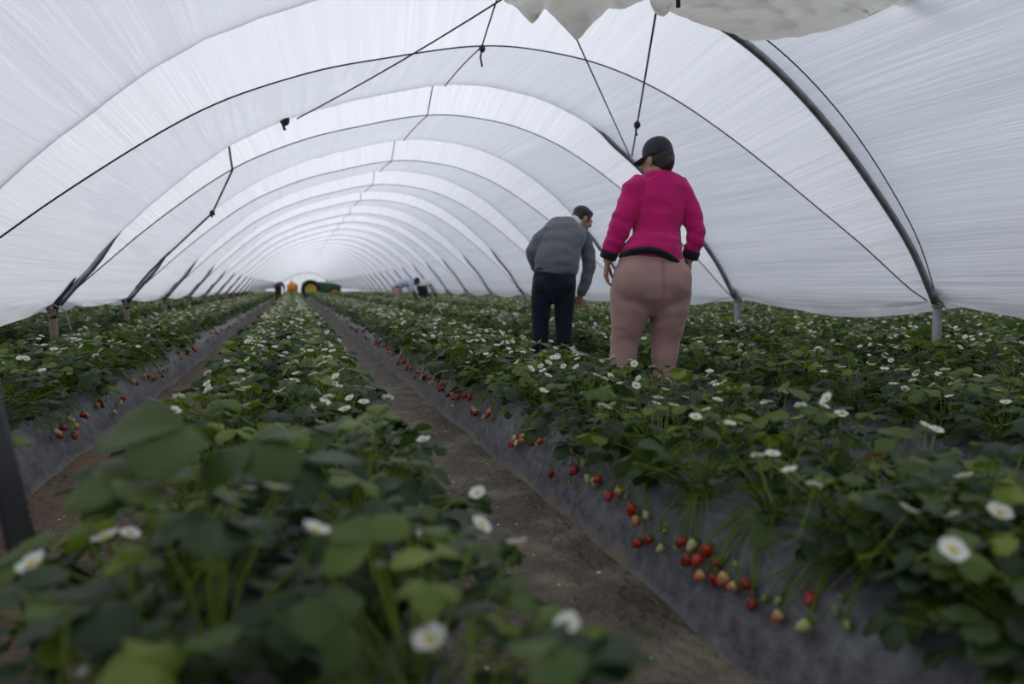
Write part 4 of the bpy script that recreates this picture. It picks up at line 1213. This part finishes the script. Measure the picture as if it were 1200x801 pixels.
def picker(loc, rz, label, shirt, legs, hairc, hat=None, k=1.0, crouch=0):
    """person stooping to the plants, side on to the local +X"""
    root = empty('person', loc, rz); root.scale = (k, k, k)
    tag(root, label, 'person', None)
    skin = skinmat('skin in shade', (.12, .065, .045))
    h = .86 - crouch
    mb = MB()
    T, Rm = head(mb, (.62, 0, h + .16), (.85, .05, -.5), (.3, 0, 1))
    mb.limb([(.50, 0, h + .10, .06, .06), (.60, 0, h + .13, .055, .055)], 12, ref=(0, 1, 0))
    mb.limb([(0, 0, h, .12, .15), (.2, 0, h + .10, .11, .15), (.42, 0, h + .11, .11, .17), (.50, 0, h + .10, .08, .11)], 16, ref=(0, 0, 1))
    for s in (-1, 1):
        x1 = .10 * (s > 0) - .02
        mb.limb([(0, .1 * s, h, .09, .09), (.06 + x1, .1 * s, .46, .065, .065), (-.05 + x1, .1 * s, .09, .04, .045)], 14)
        mb.limb([(-.09 + x1, .1 * s, .045, .04, .036), (.13 + x1, .1 * s, .035, .036, .028)], 12, ref=(0, 1, 0))
        mb.limb([(.44, .18 * s, h + .08, .05, .05), (.52, .2 * s, h - .16, .042, .042), (.60 + .04 * s, .15 * s, h - .40, .032, .032)], 14)
        hand(mb, (.60 + .04 * s, .15 * s, h - .40), (.2, -.1 * s, -1), (.8, 0, 0), (0, -s, 0), .5)
    mb.solid('body', skin, root, .008, 3)
    mb = MB(); mb.limb([(-.03, 0, h + .0, .145, .17), (.06, 0, h + .06, .14, .175), (.2, 0, h + .11, .135, .175), (.40, 0, h + .12, .13, .19), (.49, 0, h + .11, .09, .13)], 20, ref=(0, 0, 1))
    for s in (-1, 1): mb.limb([(.42, .15 * s, h + .10, .075, .075), (.47, .2 * s, h - .02, .065, .065), (.51, .205 * s, h - .13, .058, .058)], 14)
    mb.solid('shirt', shirt, root, .01, 4, wrinkle(.008, 8, 8, 10, 2))
    mb = MB(); mb.limb([(.03, 0, h + .03, .15, .175), (-.04, 0, h - .06, .15, .18), (0, 0, h - .16, .13, .17)], 18)
    for s in (-1, 1):
        x1 = .10 * (s > 0) - .02
        mb.limb([(0, .1 * s, h - .08, .105, .105), (.06 + x1, .1 * s, .46, .082, .08), (-.03 + x1, .1 * s, .13, .066, .066)], 16)
    mb.solid('trousers', legs, root, .01, 4, wrinkle(.006, 8, 8, 14, 5))
    hm = mat('picker hair', hairc, .5, None, 40, .3)
    mb = MB(); mb.ell(T((0, -.022, .045)), (.082, .095, .080), 16, Rm); mb.ell(T((0, -.06, -.01)), (.072, .055, .07), 14, Rm); mb.solid('hair', hm, root, .008, 2)
    if hat:
        mb = MB(); Mh = Matrix.Translation(T((0, -.02, .06))) @ Rm
        mb.lathe([(.16, -.02), (.16, -.012), (.098, 0), (.094, .05), (.075, .08), (.01, .086)], 20, 0, Mh); mb.build('hat', hat, root)
picker((3.30, 22.0, 0), -.20, 'stooping person in a pale blue shirt and pinkish trousers picking in the distance', cloth('pale blue shirt', (.62, .66, .82), .9), cloth('pinkish trousers', (.55, .36, .30), .9), (.01, .008, .008), None, 1.05)
picker((4.50, 24.0, 0), .7, 'stooping person in a white top and dark trousers, right of the picker in pale blue', cloth('white top', (.80, .80, .76), .92), cloth('dark trousers', (.03, .035, .05)), (.02, .016, .013), cloth('white sun hat', (.78, .76, .70), .92), 1.06)
picker((-.86, 43.0, 0), 1.3, 'distant stooping person in dark blue clothes at the far end of the left furrow', cloth('dark blue top', (.03, .04, .09), .7), cloth('dark maroon trousers', (.06, .02, .03)), (.01, .008, .008), None, 1.08)

# ------------------------------------------------------------------ tractor and its trailer at the far end
M_tgreen = mat('green tractor paint', (.03, .16, .055), .35, (.02, .11, .04), 3)
M_tyel = mat('yellow wheel paint', (.72, .50, .03), .4, (.55, .38, .02), 3)
M_org = mat('orange paint', (.78, .30, .02), .45, (.62, .22, .02), 4)
def wheel(parent, name, c, rad, w, nl):
    t = MB()
    prof = [(rad * .62, -w * .36), (rad * .80, -w * .5), (rad * .95, -w * .46), (rad * .99, -w * .3), (rad, 0), (rad * .99, w * .3), (rad * .95, w * .46), (rad * .80, w * .5), (rad * .62, w * .36)]
    Mx = Matrix.Translation(c) @ Matrix.Rotation(PI / 2, 4, 'X')
    t.lathe(prof + [(rad * .60, 0), prof[0]], 32, 0, Mx, cap=False)
    for q in range(nl):   # lugs
        a = 2 * PI * q / nl; s = 1 if q % 2 else -1
        T = Mx @ Matrix.Rotation(a, 4, 'Z') @ Matrix.Translation((rad * 1.0, 0, s * w * .22)) @ Matrix.Rotation(s * .5, 4, 'X')
        t.box((0, 0, 0), (rad * .07, rad * .10, w * .52), M=T)
    o = t.build(name, M_rubber, parent)
    r = MB(); r.lathe([(rad * .10, -w * .30), (rad * .30, -w * .22), (rad * .36, -w * .10), (rad * .58, -w * .16), (rad * .63, -w * .34), (rad * .66, -w * .34), (rad * .66, w * .34), (rad * .5, w * .2), (rad * .1, w * .2)], 28, 0, Mx)
    for q in range(6):
        a = q * PI / 3; r.lathe([(rad * .03, -w * .32), (rad * .03, -w * .2)], 8, 0, Mx @ Matrix.Translation((rad * .2 * math.cos(a), rad * .2 * math.sin(a), 0)))
    r.build('rim', M_tyel, o)
    return o
def tractor():
    root = empty('tractor', (1.28, 52, 0), .0)
    tag(root, 'green tractor with yellow wheels standing across the far end of the rows', 'tractor')
    for s in (-1, 1):
        wheel(root, 'rear_wheel', (0, s * .62, .68), .68, .36, 28)
        wheel(root, 'front_wheel', (1.75, s * .58, .44), .44, .26, 22)
    mb = MB(); prof = [(.55, .62), (2.15, .62), (2.22, .80), (2.16, 1.02), (1.8, 1.14), (1.1, 1.24), (.55, 1.30)]
    n = len(prof); vs = []
    for y, k in ((-.30, .92), (-.24, 1.0), (.24, 1.0), (.30, .92)):
        vs += [(x if k == 1 else x * .99 + .01, y, .62 + (z - .62) * (1 if k == 1 else .9)) for x, z in prof]
    fs = [tuple(range(n)), tuple(range(4 * n - 1, 3 * n - 1, -1))]
    for r in range(3):
        for i in range(n):
            j = (i + 1) % n; fs.append((r * n + i, (r + 1) * n + i, (r + 1) * n + j, r * n + j))
    mb.add(vs, fs); mb.build('hood', M_tgreen, root, smooth=False)
    mb = MB()
    for q in range(7): mb.box((2.19 + .005 * q, 0, .70 + q * .045), (.05, .44, .022), 0)
    mb.build('grille', M_iron, root)
    mb = MB(); mb.box((.4, 0, .55), (1.5, .42, .34), bev=.04); mb.box((1.4, 0, .5), (1.2, .30, .24), bev=.03); mb.path([(1.75, -.5, .44), (1.75, .5, .44)], .06, 10); mb.path([(0, -.6, .68), (0, .6, .68)], .10, 12); mb.build('chassis', M_iron, root)
    for s in (-1, 1):
        mb = MB(); vs = []; fs = []
        for i in range(13):
            a = R(-15 + 165 * i / 12)
            for (rr_, yy) in ((.74, s * .42), (.76, s * .60), (.74, s * .80), (.71, s * .80), (.72, s * .60), (.71, s * .42)):
                vs.append((-.02 + rr_ * math.cos(a), yy, .68 + rr_ * math.sin(a)))
        for i in range(12):
            for c in range(6):
                d = (c + 1) % 6; fs.append((i * 6 + c, i * 6 + d, (i + 1) * 6 + d, (i + 1) * 6 + c))
        fs.append(tuple(range(6))); fs.append(tuple(range(77, 71, -1)))
        mb.add(vs, fs); mb.build('fender', M_tgreen, root)
    mb = MB(); mb.box((-.05, 0, .98), (.46, .46, .12), bev=.04); mb.box((-.26, 0, 1.16), (.10, .44, .36), bev=.03); mb.build('seat', M_iron, root)
    mb = MB(); mb.path([(.55, 0, 1.1), (.38, 0, 1.32)], .025, 8); mb.path([(.38 + .10 * math.cos(a), .18 * math.sin(a), 1.32 + .16 * math.cos(a)) for a in np.linspace(0, 2 * PI, 21)], .016, 6); mb.build('steering_wheel', M_iron, root)
    mb = MB(); mb.path([(1.2, .18, 1.2), (1.2, .18, 1.5)], .03, 10); mb.build('exhaust_pipe', M_iron, root)
    pale = mat('pale metal panel', (.6, .62, .63), .4)
    mb = MB(); mb.box((.62, -.02, 1.12), (.05, .46, .40), M=Matrix.Rotation(-.45, 4, 'Y'), bev=.015); mb.build('dashboard', pale, root)
tractor()
def trailer():
    root = empty('sprayer', (-.02, 52, 0), 0)
    tag(root, 'orange machine coupled behind the green tractor at the far end', 'farm machine')
    mb = MB()
    prof = [(.30, .45), (.42, .62), (.46, .85), (.40, 1.05), (.30, 1.16), (.12, 1.2)]
    mb.box((0, 0, .80), (.78, .9, .62), bev=.10); mb.box((.05, 0, 1.13), (.50, .6, .14), bev=.05); mb.build('tank', M_org, root)
    mb = MB(); mb.lathe([(.11, 0), (.11, .09), (.09, .10)], 16, 0, Matrix.Translation((-.05, 0, 1.19))); mb.path([(-.05, 0, 1.28), (-.05, 0, 1.46)], .03, 8); mb.build('filler_cap', M_org, root)
    mb = MB(); mb.box((0, 0, .42), (1.0, .7, .10), bev=.02); mb.path([(.5, 0, .42), (.95, 0, .45)], .05, 8); mb.path([(-.3, -.5, .28), (-.3, .5, .28)], .04, 8); mb.build('frame', M_iron, root)
    for s in (-1, 1): wheel(root, 'wheel', (-.3, s * .5, .30), .30, .18, 16)
trailer()

# ------------------------------------------------------------------ crates and other clutter, stake
def crate(loc, rz, label, c, size=(.50, .26, .26)):
    m_ = mat('crate plastic', c, .55, None, 10)
    root = empty('crate', loc, rz); tag(root, label, 'crate')
    L_, W_, H_ = size
    for nm, sgn in (('long_side', -1), ('long_side', 1)):
        mb = MB()
        for z in (.04, .12, .20): mb.box((0, sgn * W_ / 2, z / .26 * H_ + .02), (L_, .02, .055 * H_ / .26), bev=.004)
        for x in (-.45, -.15, .15, .45): mb.box((x * L_, sgn * (W_ / 2 - .006), H_ / 2), (.03, .02, H_), bev=.004)
        mb.build(nm, m_, root)
    for sgn in (-1, 1):
        mb = MB()
        for z in (.04, .12, .20): mb.box((sgn * L_ / 2, 0, z / .26 * H_ + .02), (.02, W_, .055 * H_ / .26), bev=.004)
        for y in (-.46, 0, .46): mb.box((sgn * (L_ / 2 - .006), y * W_, H_ / 2), (.02, .03, H_), bev=.004)
        mb.build('end_side', m_, root)
    mb = MB(); mb.box((0, 0, .008), (L_, W_, .016), bev=.003); mb.build('base', m_, root)
BR = (.18, .045, .03); DK = (.05, .035, .03)
for j, (loc, rz, lab, c) in enumerate((((-2.12, 27.2, 0), 1.57, 'reddish crate at the bottom of the short pile past the wooden posts', BR), ((-2.12, 27.2, .27), 1.62, 'dark crate in the middle of the short pile past the wooden posts', DK), ((-2.12, 27.22, .54), 1.5, 'reddish crate on top of the short pile past the wooden posts', BR),
        ((-2.12, 33.0, 0), 1.6, 'dark crate at the bottom of the farther pile on the left', DK), ((-2.12, 33.0, .27), 1.55, 'brown crate in the middle of the farther pile on the left', (.13, .06, .035)), ((-2.12, 33.02, .54), 1.6, 'dark crate on top of the farther pile on the left', DK),
        ((5.22, 18.2, 0), 1.55, 'dark crate at the bottom of the pile beside the right metal posts', DK), ((5.22, 18.2, .27), 1.6, 'reddish crate on top of the pile beside the right metal posts', BR))):
    crate(loc, rz, lab, c)
def stake():
    root = empty('stake', (-.445, 1.44, 0)); tag(root, 'dark blurred stake leaning out of the picture at the lower left', 'stake')
    mb = MB()
    mb.path([(0, 0, -.02), (-.04, .03, .2), (-.10, .08, .5), (-.16, .13, .78)], [.024, .025, .025, .024], 10)
    mb.build('shaft', mat('black painted metal', (.018, .018, .020), .6), root)
    mb = MB(); mb.path([(-.16, .13, .78), (-.164, .134, .80)], [.030, .027], 10); mb.build('end_cap', M_iron, root)
stake()

# ------------------------------------------------------------------ light
SUN_DIR = Vector((-.20, .66, .72)).normalized()
w = bpy.data.worlds.new('sky'); sc.world = w; w.use_nodes = True
nt = w.node_tree; nt.nodes.clear()
o = nt.nodes.new('ShaderNodeOutputWorld'); bg = nt.nodes.new('ShaderNodeBackground')
tc = nt.nodes.new('ShaderNodeTexCoord'); nz = nt.nodes.new('ShaderNodeVectorMath'); nz.operation = 'NORMALIZE'
dt = nt.nodes.new('ShaderNodeVectorMath'); dt.operation = 'DOT_PRODUCT'; dt.inputs[1].default_value = SUN_DIR
nt.links.new(tc.outputs['Generated'], nz.inputs[0]); nt.links.new(nz.outputs[0], dt.inputs[0])
cr = nt.nodes.new('ShaderNodeValToRGB'); e = cr.color_ramp.elements
e[0].position = .0; e[0].color = (.06, .075, .11, 1); e[1].position = .5; e[1].color = (.17, .215, .33, 1)
for pz, cc in ((.8, (.66, .73, .87, 1)), (1., (2.1, 2.15, 2.25, 1))):
    q = e.new(pz); q.color = cc
mr = nt.nodes.new('ShaderNodeMapRange'); mr.inputs[1].default_value = -1; mr.inputs[2].default_value = 1
nt.links.new(dt.outputs['Value'], mr.inputs[0]); nt.links.new(mr.outputs[0], cr.inputs[0]); nt.links.new(cr.outputs[0], bg.inputs[0])
bg.inputs[1].default_value = 1.0
nt.links.new(bg.outputs[0], o.inputs[0])
sl = bpy.data.lights.new('hazy_sun', 'SUN'); so = bpy.data.objects.new('hazy_sun', sl); col.objects.link(so)
sl.energy = 2.0; sl.angle = R(40); sl.color = (1, .985, .97)
so.rotation_euler = SUN_DIR.to_track_quat('Z', 'Y').to_euler()

sc.view_settings.view_transform = 'Standard'; sc.view_settings.look = 'None'; sc.view_settings.gamma = 1; sc.view_settings.use_curve_mapping = False
sc.view_settings.exposure = -0.52
sc.cycles.max_bounces = 8; sc.cycles.diffuse_bounces = 5; sc.cycles.transmission_bounces = 6; sc.cycles.glossy_bounces = 3
sc.cycles.use_denoising = True
sc.cycles.sample_clamp_indirect = 6
